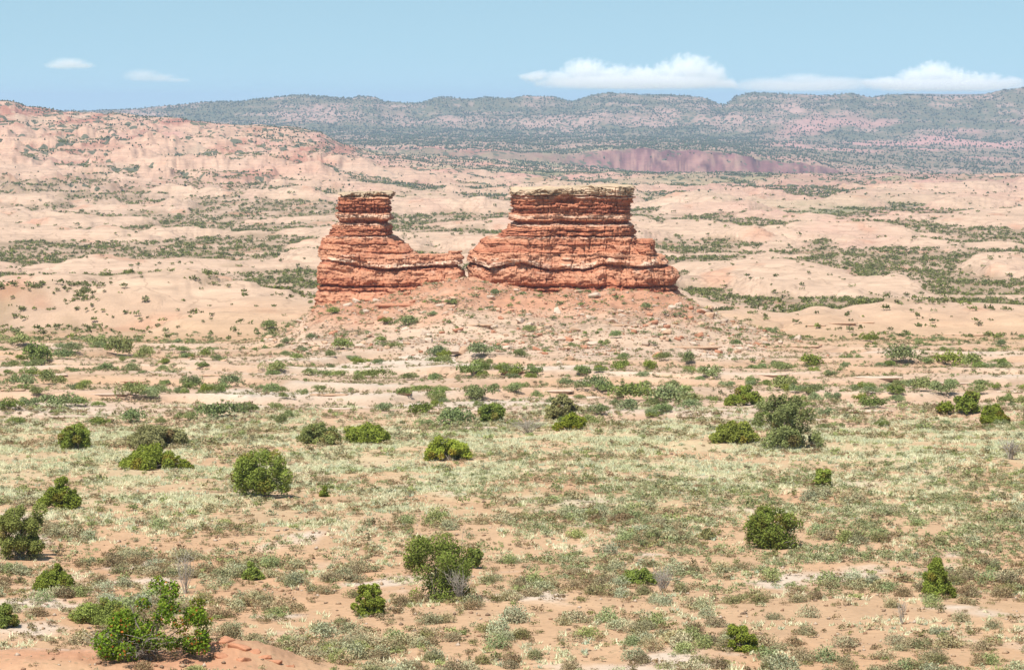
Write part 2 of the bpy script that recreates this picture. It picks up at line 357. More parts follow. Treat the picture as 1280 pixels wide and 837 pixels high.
def build_ground():
    lim = math.radians(11.6)
    phf = np.linspace(-lim, lim, 1440)
    out = np.concatenate([np.linspace(lim, 2 * math.pi - lim, 60)[1:-1]])
    ph = np.concatenate([phf, out]); nc = len(ph)
    rr = [0.5, 4, 10, 20, 32, 45, 58, 68]
    r = 76.0
    while r < 15500:
        rr.append(r)
        r *= 1 + (.0036 if r < 460 else .0046 if r < 2600 else .006 if r < 8200 else .03)
    rr = np.array(rr); nr = len(rr)
    R, PH = np.meshgrid(rr, ph, indexing='ij')
    X = R * np.sin(PH); Y = R * np.cos(PH)
    Z, m = land(X, Y, True)
    a, d, ed, dome, mound = m['a'], m['d'], m['ed'], m['dome'], m['mound']
    def L(c1, c2, t): return c1 + (c2 - c1) * t[..., None]
    big = fbm2(X / 30, d / 38, 4, 61); med = fbm2(X / 7, d / 9, 4, 62)
    C = np.broadcast_to(SOIL, X.shape + (3,)).copy()
    C = L(C, ORANGE, sst(-.2, .5, big)); C = L(C, WHITE, .8 * sst(.04, .34, med + .5 * big - .12) * (1 - sst(160, 200, d)))
    C = L(C, STRAW, .55 * sst(135, 160, d) * (1 - sst(205, 235, d)) * sst(-.35, .25, med))
    slab = sst(205, 240, d) * (1 - sst(380, 450, d))
    rockn = L(PALE[None, None] + 0 * C, WHITE[None, None] + 0 * C, sst(-.05, .45, big + .3 * med)); rockn = L(rockn, SOIL, .6 * sst(.0, .5, -big + .3 * med))
    C = L(C, rockn, slab * .9)
    C = L(C, ORANGE * .9, .5 * slab * (1 - sst(.03, .2, m['st'])))
    # slickrock country
    reg = m['reg']
    dm = L(PALE[None, None] + 0 * C, PINK[None, None] + 0 * C, .55 * sst(-.1, .5, fbm2(X / 120, d / 160, 3, 63)) * sst(560, 1400, d))
    dm = L(dm, np.array((.475, .33, .232)), sst(-.3, .4, fbm2(X / 40, d / 50, 3, 64)))
    floor = L(PALE[None, None] * .9 + 0 * C, BROWN[None, None] + 0 * C, .85 * sst(-.25, .2, fbm2(X / 22, d / 45, 4, 65)))
    rk = 1 - sst(-.06, .08, m['n2'] + .25 * fbm2(X / 22, d / 45, 4, 65))
    C = L(C, L(floor, dm, rk), reg)
    redspot = sst(.22, .5, fbm2(X / 24, d / 40, 3, 66)) * reg
    C = L(C, RED * 1.05, .38 * redspot)
    # beyond
    f2 = sst(1750, 2500, d + 300 * fbm2(X / 130, d / 300, 3, 79) + 450 * sst(800, 1000, a)) * (1 - .75 * rk * (1 - sst(2300, 2900, d)))
    pk = L(PINK[None, None] + 0 * C, PALE[None, None] * 1.02 + 0 * C, sst(-.2, .35, fbm2(X / 110, d / 300, 4, 67)))
    pk = L(pk, OLIVE * 1.3, .85 * sst(-.12, .25, fbm2(X / 160, d / 420, 4, 68)) * (1 - m['fin'] * .6))
    pk = L(pk, RED * .95, .5 * sst(.15, .45, fbm2(X / 60, d / 200, 4, 69)))
    C = L(C, pk, f2)
    C = L(C, np.array((.49, .31, .215)), m['fin'] * sst(1900, 2400, d) * .85 * sst(.0, .3, m['kn'])); C = L(C, np.array((.33, .14, .095)), m['fin'] * f2 * .9 * sst(.0, .28, fbm2(X / 55, Z / 7, 4, 78)))
    cliff = sst(4380, 4460, ed) * (1 - sst(4560, 4620, ed)) * (.45 * sst(420, 560, a) + .55 * sst(640, 800, a)) * (1 - .45 * sst(1000, 1120, a)) * (.55 + .45 * sst(-.30, .0, fbm2(X / 30, Z / 8, 4, 83)))
    C = L(C, np.array((.165, .078, .074)) * (1 + 1.1 * np.clip(fbm2(X / 30, Z / 14, 3, 80), -.6, .6))[..., None], cliff)
    C = L(C, np.array((.34, .19, .15)), cliff * .7 * sst(.1, .4, fbm2(X / 40, Z / 5, 3, 76)))
    C = L(C, np.array((.385, .215, .17)), .7 * sst(1750, 2600, d) * (1 - sst(5200, 6000, ed)) * sst(720, 980, a) * sst(-.35, .15, fbm2(X / 120, d / 300, 4, 81)) * (1 - cliff))
    up = sst(4600, 5200, ed)
    C = L(C, L(np.array((.36, .235, .18)) + 0 * C, OLIVE * .75 + 0 * C, (.55 + .4 * m['mesa']) * sst(-.4, .05, fbm2(X / 300, d / 700, 4, 70) + .3 * fbm2(X / 60, d / 160, 3, 77))), up)
    # pale and pink ledges stepping up the mesas
    el = (Z - row_z(165, 7400)) / 70.0
    band = np.sin(el * 21 + 3 * fbm2(X / 500, d / 900, 3, 72))
    C = L(C, np.array((.46, .30, .24)), m['mesa'] * .65 * sst(.3, .9, band) * sst(-.1, .3, fbm2(X / 170, d / 400, 4, 73) + .12))
    pinkc = sst(930, 1000, a) * sst(5300, 6000, ed) * (1 - sst(7300, 7700, ed)) * sst(-.05, .3, fbm2(X / 220, d / 380, 4, 74) + .05)
    C = L(C, np.array((.47, .25, .21)), .8 * pinkc)
    # butte talus
    near_foot = sst(372, 402, a) * (1 - sst(845, 885, a)) * sst(DB - 46, DB - 22, d + 7 * fbm2(X / 6, d / 8, 3, 75)) * sst(1.2, 3.2, mound) * (1 - sst(DB + 60, DB + 90, d))
    tal = L(np.array((.46, .325, .23)) + 0 * C, np.array((.43, .25, .16)) + 0 * C, sst(.15, .55, med)); C = L(C, tal, sst(.3, 1.3, mound) * .85)
    C = L(C, np.array((.41, .20, .12)), near_foot * (.88 - .45 * sst(.1, .4, fbm2(X / 4, d / 5, 4, 84))))
    C = L(C, np.array((.42, .205, .12)), np.clip(m['bank'] * 2.2 - .15, 0, 1) * .85 * sst(-.4, .2, med))
    rock = np.clip(slab * .7 + rk * reg + sst(.5, 2, mound) * .3 + m['fin'] * f2 + cliff, 0, 1)
    scr = np.clip(1 - slab * .6 - rk * reg, 0, 1) * (1 - sst(1200, 2400, d))
    far = np.clip(f2 * .75 * (1 - cliff) * (1 - .35 * m['fin']) + sst(1500, 2300, d) * (1 - rk) * .6, 0, 1) * (1 - .8 * pinkc)
    K = np.stack([rock, scr, far], -1)
    I = np.arange(nr * nc).reshape(nr, nc)
    A = I[:-1]; B = np.roll(A, -1, 1); D = I[1:]; E = np.roll(D, -1, 1)
    Q = np.stack([A, B, E, D], -1).reshape(-1, 4)[:, ::-1]
    V = np.stack([X, Y, Z], -1).reshape(-1, 3)
    me = mesh_data('ground', V, Q, C.reshape(-1, 3), smooth=True)
    k = np.ones((len(V), 4), np.float32); k[:, :3] = K.reshape(-1, 3)
    me.color_attributes.new('Mask', 'FLOAT_COLOR', 'POINT').data.foreach_set('color', k.ravel())
    print('ground', V.shape, Z.min(), Z.max())
    o = link('ground', me, ground_mat()); o['kind'] = 'structure'; o['label'] = 'desert ground of sand, slickrock domes and far mesas'
    return float(Z.min()), float(Z.max())

zmin, zmax = build_ground()

# ------------------------------------------------------------------ haze: even air round the whole scene
def build_haze():
    m, n, l = mat_new('desert haze')
    v = nd(n, 'ShaderNodeVolumePrincipled'); v.inputs['Color'].default_value = (.52, .71, 1.0, 1); v.inputs['Density'].default_value = 6.5e-5; v.inputs['Anisotropy'].default_value = .1
    o = nd(n, 'ShaderNodeOutputMaterial'); l.new(v.outputs[0], o.inputs['Volume'])
    x = 16500.0; z0 = zmin - 1.0; z1 = max(zmax, ZC) + 6.0
    V = [(sx * x, sy * x, z) for z in (z0, z1) for sx, sy in ((-1, -1), (1, -1), (1, 1), (-1, 1))]
    Fq = np.array([(0, 3, 2, 1), (4, 5, 6, 7), (0, 1, 5, 4), (1, 2, 6, 5), (2, 3, 7, 6), (3, 0, 4, 7)])
    ob = link('haze', mesh_data('haze', V, Fq), m); ob['kind'] = 'stuff'; ob['label'] = 'thin blue desert haze'; ob.display_type = 'WIRE'
build_haze()

# ------------------------------------------------------------------ clouds far out over the horizon
def build_cloud(label, puffs, D, dens, flat):
    """puffs: (px, row, half-width px, half-height px); flat: row of the cloud base"""
    c0 = np.array([np.mean([p[0] for p in puffs]), np.mean([p[1] for p in puffs])])
    org = np.array(((c0[0] - 640) * D / F, D, row_z(c0[1], D)))
    P = [((np.array(((p[0] - 640) * D / F, D, row_z(p[1], D))) - org), np.array((p[2] * D / F, p[2] * D / F * .8, p[3] * D / F))) for p in puffs]
    bm = bmesh.new(); bmesh.ops.create_icosphere(bm, subdivisions=4, radius=1)
    for v in bm.verts:
        u = np.array(v.co); best = 0
        for c, r in P:
            uu = u / r; cc = c / r; A = uu @ uu; Bq = uu @ cc; Cq = cc @ cc - 1.25
            disc = Bq * Bq - A * Cq
            if disc > 0: best = max(best, (Bq + math.sqrt(disc)) / A)
        v.co = Vector(u * max(best, np.min(P[0][1])))
    me = bpy.data.meshes.new('cloud'); bm.to_mesh(me); bm.free()
    m, n, l = mat_new('cloud vapour')
    t = nd(n, 'ShaderNodeTexCoord'); O = t.outputs['Object']
    tot = None
    for c, r in P:
        mp = nd(n, 'ShaderNodeMapping'); mp.vector_type = 'TEXTURE'; mp.inputs['Location'].default_value = tuple(c); mp.inputs['Scale'].default_value = tuple(r)
        l.new(O, mp.inputs['Vector'])
        ln = nd(n, 'ShaderNodeVectorMath', operation='LENGTH'); l.new(mp.outputs[0], ln.inputs[0])
        f = mathn(n, l, 'SUBTRACT', 1.0, ln.outputs['Value'])
        tot = f if tot is None else mathn(n, l, 'MAXIMUM', tot, f)
    rs = max(p[1][2] for p in P)
    n1 = noise_node(n, l, O, 2.6 / rs, 8, .62)
    s = mathn(n, l, 'ADD', mathn(n, l, 'MULTIPLY', tot, 1.0), mathn(n, l, 'MULTIPLY_ADD', n1, 2.5, -1.25))
    sx = nd(n, 'ShaderNodeSeparateXYZ'); l.new(O, sx.inputs[0])
    zb = row_z(flat, D) - org[2]
    base = mathn(n, l, 'MULTIPLY_ADD', sx.outputs[2], 1 / (.5 * rs), -zb / (.5 * rs), clamp=True)
    dn = mathn(n, l, 'MULTIPLY', mathn(n, l, 'MULTIPLY', mathn(n, l, 'MULTIPLY', s, 1.6, clamp=True), base), dens)
    v = nd(n, 'ShaderNodeVolumePrincipled'); v.inputs['Color'].default_value = (1, 1, 1, 1); v.inputs['Anisotropy'].default_value = 0
    l.new(dn, v.inputs['Density']); o = nd(n, 'ShaderNodeOutputMaterial'); l.new(v.outputs[0], o.inputs['Volume'])
    ob = link('cloud', me, m, loc=tuple(org)); tag(ob, label, 'cloud', 'white clouds low over the mesas')

CD = 30000.0
build_cloud('long white cumulus cloud with a tall puff above the middle mesas', [(862, 87, 34, 21), (888, 93, 26, 15), (836, 92, 27, 16), (803, 95, 32, 14), (768, 93, 26, 14), (731, 90, 32, 18), (752, 95, 26, 14), (700, 97, 26, 9), (668, 95, 24, 9), (800, 104, 150, 10), (925, 105, 50, 8)], CD, .008, 114)
build_cloud('white cumulus cloud with a domed top and flat wide base', [(1168, 92, 28, 16), (1145, 97, 26, 13), (1192, 97, 26, 13), (1220, 100, 22, 11), (1242, 99, 15, 9), (1265, 103, 22, 8), (1110, 104, 40, 8), (1180, 107, 110, 9)], CD, .009, 118)
build_cloud('thin faint cloud bank between the two big cumulus clouds', [(1005, 100, 38, 9), (1040, 104, 60, 9), (965, 105, 48, 9), (1000, 108, 100, 8)], CD, .0035, 117)
build_cloud('small soft white cloud highest above the fins', [(86, 80, 26, 8), (74, 82, 20, 6), (102, 82, 18, 5)], CD, .006, 88)
build_cloud('small faint cloud beside the start of the blue mesa', [(178, 95, 26, 9), (200, 98, 24, 7), (220, 101, 22, 4)], CD, .0035, 104)

# ------------------------------------------------------------------ the two buttes
def unit_outline(n_front, n_back, e=4.0, aspect=3.4):
    th = np.linspace(-math.pi, math.pi, 8001)
    c, s = np.cos(th), np.sin(th)
    x = np.sign(c) * np.abs(c) ** (2 / e); y = np.sign(s) * np.abs(s) ** (2 / e)
    seg = np.hypot(np.diff(x) * aspect, np.diff(y)) * np.where((y[:-1] + y[1:]) / 2 < .3, n_front / n_back, 1.0)
    cum = np.concatenate([[0], np.cumsum(seg)]); n = n_front + n_back
    t = np.linspace(0, cum[-1], n + 1)[:-1]
    return np.interp(t, cum, x), np.interp(t, cum, y)

def strata(q, tabl): return np.interp(q, [p[0] for p in tabl], [p[1] for p in tabl])

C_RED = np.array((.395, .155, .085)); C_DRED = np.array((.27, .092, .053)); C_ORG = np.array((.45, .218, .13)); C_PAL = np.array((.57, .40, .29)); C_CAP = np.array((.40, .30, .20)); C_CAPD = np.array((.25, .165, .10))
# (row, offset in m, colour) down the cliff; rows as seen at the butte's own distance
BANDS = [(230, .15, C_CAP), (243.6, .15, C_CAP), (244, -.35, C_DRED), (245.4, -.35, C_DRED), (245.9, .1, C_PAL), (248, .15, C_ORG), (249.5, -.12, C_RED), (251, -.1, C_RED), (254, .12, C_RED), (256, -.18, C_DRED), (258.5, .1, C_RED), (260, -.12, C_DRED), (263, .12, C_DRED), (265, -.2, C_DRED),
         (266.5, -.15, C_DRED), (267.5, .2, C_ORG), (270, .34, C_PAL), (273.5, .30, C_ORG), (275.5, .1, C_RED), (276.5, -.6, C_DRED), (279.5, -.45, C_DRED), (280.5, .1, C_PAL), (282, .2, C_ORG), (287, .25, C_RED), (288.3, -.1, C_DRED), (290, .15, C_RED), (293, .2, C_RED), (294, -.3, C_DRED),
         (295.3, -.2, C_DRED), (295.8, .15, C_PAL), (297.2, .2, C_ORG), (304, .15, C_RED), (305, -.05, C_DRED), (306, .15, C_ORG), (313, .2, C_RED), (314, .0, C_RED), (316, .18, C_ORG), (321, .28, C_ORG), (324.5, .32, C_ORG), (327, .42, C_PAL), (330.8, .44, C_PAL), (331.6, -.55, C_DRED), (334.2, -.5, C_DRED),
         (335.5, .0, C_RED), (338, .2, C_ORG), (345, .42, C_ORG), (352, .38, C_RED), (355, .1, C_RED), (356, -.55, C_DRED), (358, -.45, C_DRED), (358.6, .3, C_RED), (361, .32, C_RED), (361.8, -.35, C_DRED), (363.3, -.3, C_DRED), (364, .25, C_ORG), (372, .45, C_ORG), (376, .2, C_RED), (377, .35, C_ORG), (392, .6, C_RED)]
_br = np.array([b[0] for b in BANDS]); _bo = np.array([b[1] for b in BANDS]); _bc = np.array([b[2] for b in BANDS])
PXM = DB / F

def more_joints(x0, x1, n, seed):
    r = np.random.default_rng(seed); lv = [247, 266, 279, 295, 332, 357, 363, 385]; out = []
    for i in range(n):
        a = r.integers(0, len(lv) - 1); b = min(a + r.integers(1, 3), len(lv) - 1); out.append((r.uniform(x0, x1), lv[a], lv[b] - 1, r.normal(0, .08), r.uniform(.25, .7)))
    return out

def build_stack(name, mat, parent, base, left, right, depth, r0, r1, warp, joints, yc=0.0, rows_per=.62, nf=1000, nb=240, e=4.0, seed=0, cap=False, rough=1.0, lean=0.0, alcove=None):
    """one rock mass: left / right give the silhouette px by row, depth gives the half depth in m by row; r0 top row, r1 bottom row"""
    ux, uy = unit_outline(nf, nb, e)
    rows = np.arange(r1, r0 - 1e-6, -rows_per); nr = len(rows)
    Rw, UX = np.meshgrid(rows, ux, indexing='ij'); UY = np.broadcast_to(uy, Rw.shape)
    xl = tab(left, rows)[:, None]; xr = tab(right, rows)[:, None]
    # uneven silhouettes
    px = (xl + xr) / 2 + (xr - xl) / 2 * UX
    hd = tab(depth, rows)[:, None]
    # plan outline wobble
    wob = 1 + .16 * noise2(px / 60, Rw / 90, seed + 3) + .07 * noise2(px / 16, Rw / 50, seed + 4)
    X = (px - 640) * PXM; Y = DB + yc + lean * (r1 - Rw) * PXM + UY * hd * wob; Z = ZC - (Rw - HZ) * PXM
    nx = np.sign(UX) * np.abs(UX) ** (e - 1) / 3.4; ny = np.sign(UY) * np.abs(UY) ** (e - 1); ln = np.hypot(nx, ny) + 1e-9; nx /= ln; ny /= ln
    # layers: warped row coordinate
    q = Rw + tab(warp, px) * np.exp(-((Rw - 332) / 16.0) ** 2) + 1.1 * noise2(px / 40, Y / 5, seed + 5) + .5 * noise2(px / 11, Y / 2, seed + 6)
    if cap: q = np.clip(q, 232, 245)
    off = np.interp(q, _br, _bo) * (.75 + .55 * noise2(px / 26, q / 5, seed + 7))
    s = px * PXM + Y * .9
    # blocks: every bed breaks into pieces of its own length and stands in or out
    bed = np.searchsorted(_br, q)
    ll = 1.1 + 2.4 * rnd(bed, 7, 0, seed)
    cell = np.floor(s / ll + 9 * rnd(bed, 3, 0, seed)); fr = s / ll + 9 * rnd(bed, 3, 0, seed) - cell
    off = off + (rnd(cell.astype(np.int64), bed, 0, seed + 1) - .5) * .46 * rough
    sub = np.floor(q / 1.9 + .6 * noise2(px / 30, Rw / 30, seed + 23)).astype(np.int64); l2 = .6 + 1.2 * rnd(sub, 4, 0, seed); c2 = np.floor(s / l2 + 7 * rnd(sub, 6, 0, seed)).astype(np.int64); off = off + (rnd(c2, sub, 1, seed) - .5) * .30 * rough * mix(.45, 1, 1 - sst(296, 300, q))
    off = off - .18 * rough * np.exp(-((np.minimum(fr, 1 - fr) * ll) / .10) ** 2) * (rnd(cell.astype(np.int64), bed, 5, seed + 2) > .35)
    # fine bedding
    thin = .2 + .8 * (1 - sst(296, 300, q)) ; off = off + thin * (.07 * np.sin(q * 2 * np.pi / 2.3 + 3 * noise2(px / 22, Rw / 12, seed)) + .05 * np.sin(q * 2 * np.pi / 1.45 + 3 * noise2(px / 13, Rw / 9, seed + 1)))
    # tall joints
    jd = np.zeros_like(px)
    for (jx, ja, jb, slope, dep) in joints:
        c = jx + slope * (Rw - ja) + 1.2 * noise2(Rw / 9, px * 0 + jx, seed + 9)
        jd = np.maximum(jd, .55 * dep * (.5 + .8 * np.abs(noise2(Rw / 7, px * 0 + jx, seed + 24))) * np.exp(-((px - c) / 1.1) ** 2) * sst(ja - 3, ja, Rw) * (1 - sst(jb, jb + 3, Rw)))
    off = off - jd * (ny < .2)
    if alcove: off = off - 1.3 * np.exp(-((px - alcove[0]) / alcove[1]) ** 6 - ((Rw - alcove[2]) / alcove[3]) ** 4) * (ny < 0)
    off = off + rough * (.85 * fbm3(X / 2.4, Y / 2.4, Z / 1.7, 5, seed + 10, .58) + .10 * noise3(X / .3, Y / .3, Z / .25, seed + 11))
    X = X + nx * off; Y = Y + ny * off; Z = Z + .06 * noise3(X / .8, Y / .8, Z / .8, seed + 12)
    if cap: Z = Z + (1 - (Rw - r0) / (r1 - r0)) * (.55 * fbm2(px / 12, Y / 2, 3, seed + 21) + .35 * np.minimum(noise2(px / 4, Y, seed + 22) + .2, 0) + (px - (xl + xr) / 2) * .0045)
    # colour
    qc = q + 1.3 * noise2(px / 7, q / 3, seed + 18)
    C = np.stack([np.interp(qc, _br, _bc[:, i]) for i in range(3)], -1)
    pat = fbm3(X / 2.2, Y / 2.2, Z / 1.1, 4, seed + 13)
    C = C + (C_DRED - C) * (.55 * sst(.05, .5, pat))[..., None]; C = C + (C_ORG - C) * (.5 * sst(.05, .5, -pat))[..., None]
    whi = sst(.2, .45, fbm3(X / 1.3, Y / 1.3, Z / .5, 3, seed + 14)) * np.exp(-((q - 328) / 11.0) ** 2)
    bandk = sst(-.25, .15, noise2(px / 18, q / 9, seed + 19)); C = np.where((np.abs(q - 329) < 3.5)[..., None], C_ORG + (C - C_ORG) * bandk[..., None], C)
    C = C + (C_PAL * 1.1 - C) * (.85 * whi)[..., None]
    strk = sst(.1, .5, fbm2(s / .45, Z / 9, 3, seed + 15)) * .22
    C = C * (1 - strk[..., None])
    if cap:
        cn = fbm3(X / 1.5, Y / 1.5, Z / .7, 4, seed + 16); C = C_CAP + (C_CAPD - C_CAP) * (.85 * sst(-.15, .25, cn + .35 * noise2(px / 14, Rw / 30, seed + 17)) * sst(r0 + 1.0, r0 + 3, Rw))[..., None]
        C = C + (C_PAL - C) * (.6 * sst(.1, .4, -cn))[..., None]
    V = [np.stack([X, Y, Z], -1).reshape(-1, 3)]; CC = [C.reshape(-1, 3)]
    n = len(ux); I = np.arange(nr * n).reshape(nr, n)
    A = I[:-1]; B = np.roll(A, -1, 1); D = I[1:]; E = np.roll(D, -1, 1)
    Q = [np.stack([A, B, E, D], -1).reshape(-1, 4)]
    # close the top with shrinking rough rings
    cx, cy = X[-1].mean(), Y[-1].mean(); last = I[-1]; nv = nr * n
    for k, sc in enumerate((.93, .8, .6, .35, .08)):
        xx = cx + (X[-1] - cx) * sc; yy = cy + (Y[-1] - cy) * sc
        zz = Z[-1].mean() + (Z[-1] - Z[-1].mean()) * sc + .10 + .22 * fbm2(xx / 1.6, yy / 1.6, 3, seed + 20)
        V.append(np.stack([xx, yy, zz], -1)); CC.append(np.broadcast_to(C[-1].mean(0), (n, 3)))
        ring = np.arange(nv, nv + n); nv += n
        Q.append(np.stack([last, np.roll(last, -1), np.roll(ring, -1), ring], -1)); last = ring
    V = np.concatenate(V); CC = np.concatenate(CC); Q.append(np.array([last.tolist()]))
    V = V - np.array(base)
    return link(name, mesh_data(name, V, Q, CC), mat, parent)

WARP_R = [(580, 5), (590, 4.5), (612, -2.5), (632, 3), (650, 6.5), (662, 3), (676, -2), (690, -4), (712, -3), (730, -3.5), (740, -1), (752, 4), (775, 2), (800, 0), (830, 1.5), (860, 2)]
WARP_L = [(390, 8.5), (420, 7.5), (438, 5.5), (447, 1.5), (460, -1), (478, -3), (500, -2), (520, -.5), (545, .5), (580, 2)]

bR = (715 * PXM - 640 * PXM, DB, row_z(368, DB))
butR = empty('rock_butte', bR, 'wide flat-topped red sandstone butte with a pale caprock', 'butte')
LR = [(226, 643), (236, 641.5), (245, 641.5), (260, 640.5), (278, 640), (281, 637.5), (286, 636), (292, 629), (295, 622), (298, 608), (301, 603), (308, 599.5), (316, 591), (320, 589), (328, 588), (346, 588), (356, 590), (364, 586), (400, 575)]
RR = [(226, 790), (232, 791), (240, 791.5), (246, 789.5), (258, 788.5), (276, 788), (279, 786), (283, 789), (293, 790), (298, 793), (303, 795), (308, 799), (314, 803), (317, 806), (318.5, 819), (319.5, 827), (325, 829), (326.5, 833), (332, 834.5), (333.5, 840.5), (338, 841.5), (345, 844.5), (355, 843.5), (358, 841), (363, 846), (370, 849), (380, 852), (400, 862)]
DR = [(226, 5.6), (246, 5.6), (280, 5.8), (300, 6.8), (320, 7.8), (340, 8.5), (362, 9.0), (375, 10), (400, 13)]
JR = [(663, 296, 330, .05, .5), (736, 297, 356, .06, .75), (768, 296, 332, .28, .7), (781, 318, 362, .05, .7), (829, 334, 363, .03, .8), (700, 281, 296, 0, .4), (716, 247, 268, .1, .5), (757, 243, 290, .35, .6), (617, 334, 360, 0, .5), (640, 334, 356, .1, .35), (690, 332, 356, -.05, .3), (770, 252, 276, .3, .5), (812, 330, 360, .05, .35)]
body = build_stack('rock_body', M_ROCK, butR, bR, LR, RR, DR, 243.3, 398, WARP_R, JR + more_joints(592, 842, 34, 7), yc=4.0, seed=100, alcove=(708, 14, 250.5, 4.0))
CL = [(226, 643.5), (236, 642.5), (241, 642), (246, 642.5)]; CR = [(226, 789.5), (232, 790.2), (240, 791), (246, 789.5)]
capR = build_stack('cap_rock', M_ROCK, butR, bR, CL, CR, [(226, 5.5), (246, 5.6)], 235.5, 243.8, WARP_R, [(672, 234, 245, .1, .35), (757, 232, 245, -.05, .6), (716, 234, 245, 0, .3)], yc=4.0, rows_per=.5, seed=140, cap=True, rough=1.3)
pin = build_stack('pinnacle', M_ROCK, butR, bR, [(296, 801), (300, 798.5), (306, 798), (315, 798.5), (324, 799.5), (340, 802)], [(296, 812), (300, 816), (306, 817.5), (318, 817), (326, 821), (340, 826)], [(296, 1.5), (310, 2.0), (340, 2.6)], 299, 336, WARP_R, [(806, 306, 330, .5, .35)], yc=-.2, nf=220, nb=80, e=3, seed=170)

bL = (470 * PXM - 640 * PXM, DB, row_z(378, DB))
butL = empty('rock_butte', bL, 'narrower red sandstone butte with a square tower and a low trailing ridge', 'butte')
LL = [(230, 426), (241, 424.6), (249, 424), (260, 422.3), (279, 421.8), (281.5, 417.8), (288, 415.5), (292.8, 413.5), (296.5, 405.5), (301, 404), (310, 400.5), (318, 399.5), (326, 400), (342, 399), (356, 398), (384, 397.2), (400, 390)]
RL = [(230, 487), (241, 488), (252, 488), (260, 488.3), (270, 485.5), (276, 483.5), (279, 483), (285, 485.5), (296, 487.5), (300, 493), (303, 499), (310, 508), (317, 517), (322, 524), (340, 532), (356, 540), (370, 548), (400, 560)]
DL = [(230, 3.6), (250, 3.6), (280, 3.9), (300, 5.0), (320, 6.0), (345, 6.6), (375, 7.4), (400, 10)]
JL = [(451, 316, 360, .02, .6), (430, 297, 326, .05, .4), (411, 328, 358, 0, .4), (480, 330, 352, .1, .4), (468, 243, 262, .05, .7), (444, 245, 264, .05, .45), (500, 322, 345, .2, .35), (460, 281, 297, .2, .35)]
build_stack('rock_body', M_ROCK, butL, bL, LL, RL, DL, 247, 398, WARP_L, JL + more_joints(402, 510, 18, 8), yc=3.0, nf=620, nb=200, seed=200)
build_stack('cap_rock', M_ROCK, butL, bL, [(238, 426.5), (242, 425.6), (249, 425.2)], [(238, 486), (242, 487), (249, 486.6)], [(238, 3.4), (249, 3.5)], 241.5, 247.6, WARP_L, [(468, 240, 248, .05, .6), (443, 240, 248, 0, .3)], yc=3.0, rows_per=.5, nf=360, nb=120, seed=240, cap=True, rough=1.3)
build_stack('low_ridge', M_ROCK, butL, bL, [(310, 500), (322, 490), (400, 470)], [(310, 571), (313, 574), (318, 575.5), (332, 576.5), (346, 577), (352, 580), (360, 586), (400, 600)], [(310, 1.7), (330, 2.4), (350, 3.0), (400, 6)], 318.3, 388, WARP_L, [(520, 330, 350, 0, .4), (556, 320, 348, .05, .5), (538, 320, 335, .1, .3)], yc=.2, nf=420, nb=120, e=3.2, seed=270)
build_stack('ridge_knob', M_ROCK, butL, bL, [(310, 563), (325, 557)], [(310, 573), (325, 576)], [(310, 1.0), (325, 1.7)], 314.6, 324, WARP_L, [], yc=.4, nf=120, nb=60, e=2.6, seed=290)

# ------------------------------------------------------------------ boulders, rubble and ledges
rng = np.random.default_rng(11)
def rock_mesh(seed, tone, flat=1.0, n=26):
    r = np.random.default_rng(seed); bm = bmesh.new()
    p = r.normal(size=(n, 3)); p /= np.linalg.norm(p, axis=1)[:, None]; p = np.sign(p) * np.abs(p) ** .5; p *= r.uniform(.75, 1.05, (n, 1)); p *= np.array((1, .8, .62 * flat)) * .5
    vs = [bm.verts.new(tuple(v)) for v in p]
    ret = bmesh.ops.convex_hull(bm, input=vs)
    bmesh.ops.delete(bm, geom=[v for v in bm.verts if not v.link_faces], context='VERTS')
    bmesh.ops.bevel(bm, geom=bm.edges[:], offset=.03, segments=1, affect='EDGES')
    bmesh.ops.triangulate(bm, faces=bm.faces[:]); bmesh.ops.subdivide_edges(bm, edges=bm.edges[:], cuts=1)
    co = np.array([v.co for v in bm.verts]); dn = .05 * fbm3(co[:, 0] * 5, co[:, 1] * 5, co[:, 2] * 7, 3, seed)
    for v, k in zip(bm.verts, dn): v.co *= 1 + k
    me = bpy.data.meshes.new('boulder'); bm.normal_update(); bm.to_mesh(me); bm.free()
    c = np.ones((len(me.vertices), 4), np.float32); c[:, :3] = np.array(tone) * (1 + .5 * dn[:, None] / .05 * .3)
    me.color_attributes.new('Tone', 'FLOAT_COLOR', 'POINT').data.foreach_set('color', c.ravel())
    me.materials.append(M_STONE)
    return me
T_PALE = (.49, .37, .28); T_TAN = (.47, .305, .20); T_RED = (.42, .20, .12)
ROCKS = [rock_mesh(300 + i, t) for i, t in enumerate([T_PALE, T_TAN, T_RED, T_PALE, T_TAN, T_RED, T_TAN, T_PALE])]

N = 26000
rd = rng.uniform(330, 418, N); ra = rng.uniform(200, 1040, N); rx = (ra - 640) * rd / F
rz, rm = land(rx, rd, True)
keep = (rm['mound'] > .5) | (rng.random(N) < .06)
keep &= rng.random(N) < .25 + .75 * sst(-.1, .4, fbm2(rx / 7, rd / 9, 3, 91))
rx, rd, rz = rx[keep], rd[keep], rz[keep]
rs = .14 + 1.1 * rng.random(len(rx)) ** 30 + .36 * rng.random(len(rx)) ** 9 + .20 * rng.random(len(rx)) ** 2.5
o = np.argsort(-rs / rd); rx, rd, rz, rs = rx[o], rd[o], rz[o], rs[o]
for i in range(270):
    ob = link('boulder', ROCKS[rng.integers(8)], None, loc=(rx[i], rd[i], rz[i] + .12 * rs[i]))
    k = rs[i] * rng.uniform(.85, 1.2); ob.scale = (k * rng.uniform(1, 1.5), k, k * rng.uniform(.7, 1.05)); ob.rotation_euler = (rng.normal(0, .15), rng.normal(0, .15), rng.uniform(0, 6.28))
    tag(ob, 'angular sandstone boulder lying on the rubble slope below the buttes', 'boulder', 'boulders fallen on the slope below the buttes')
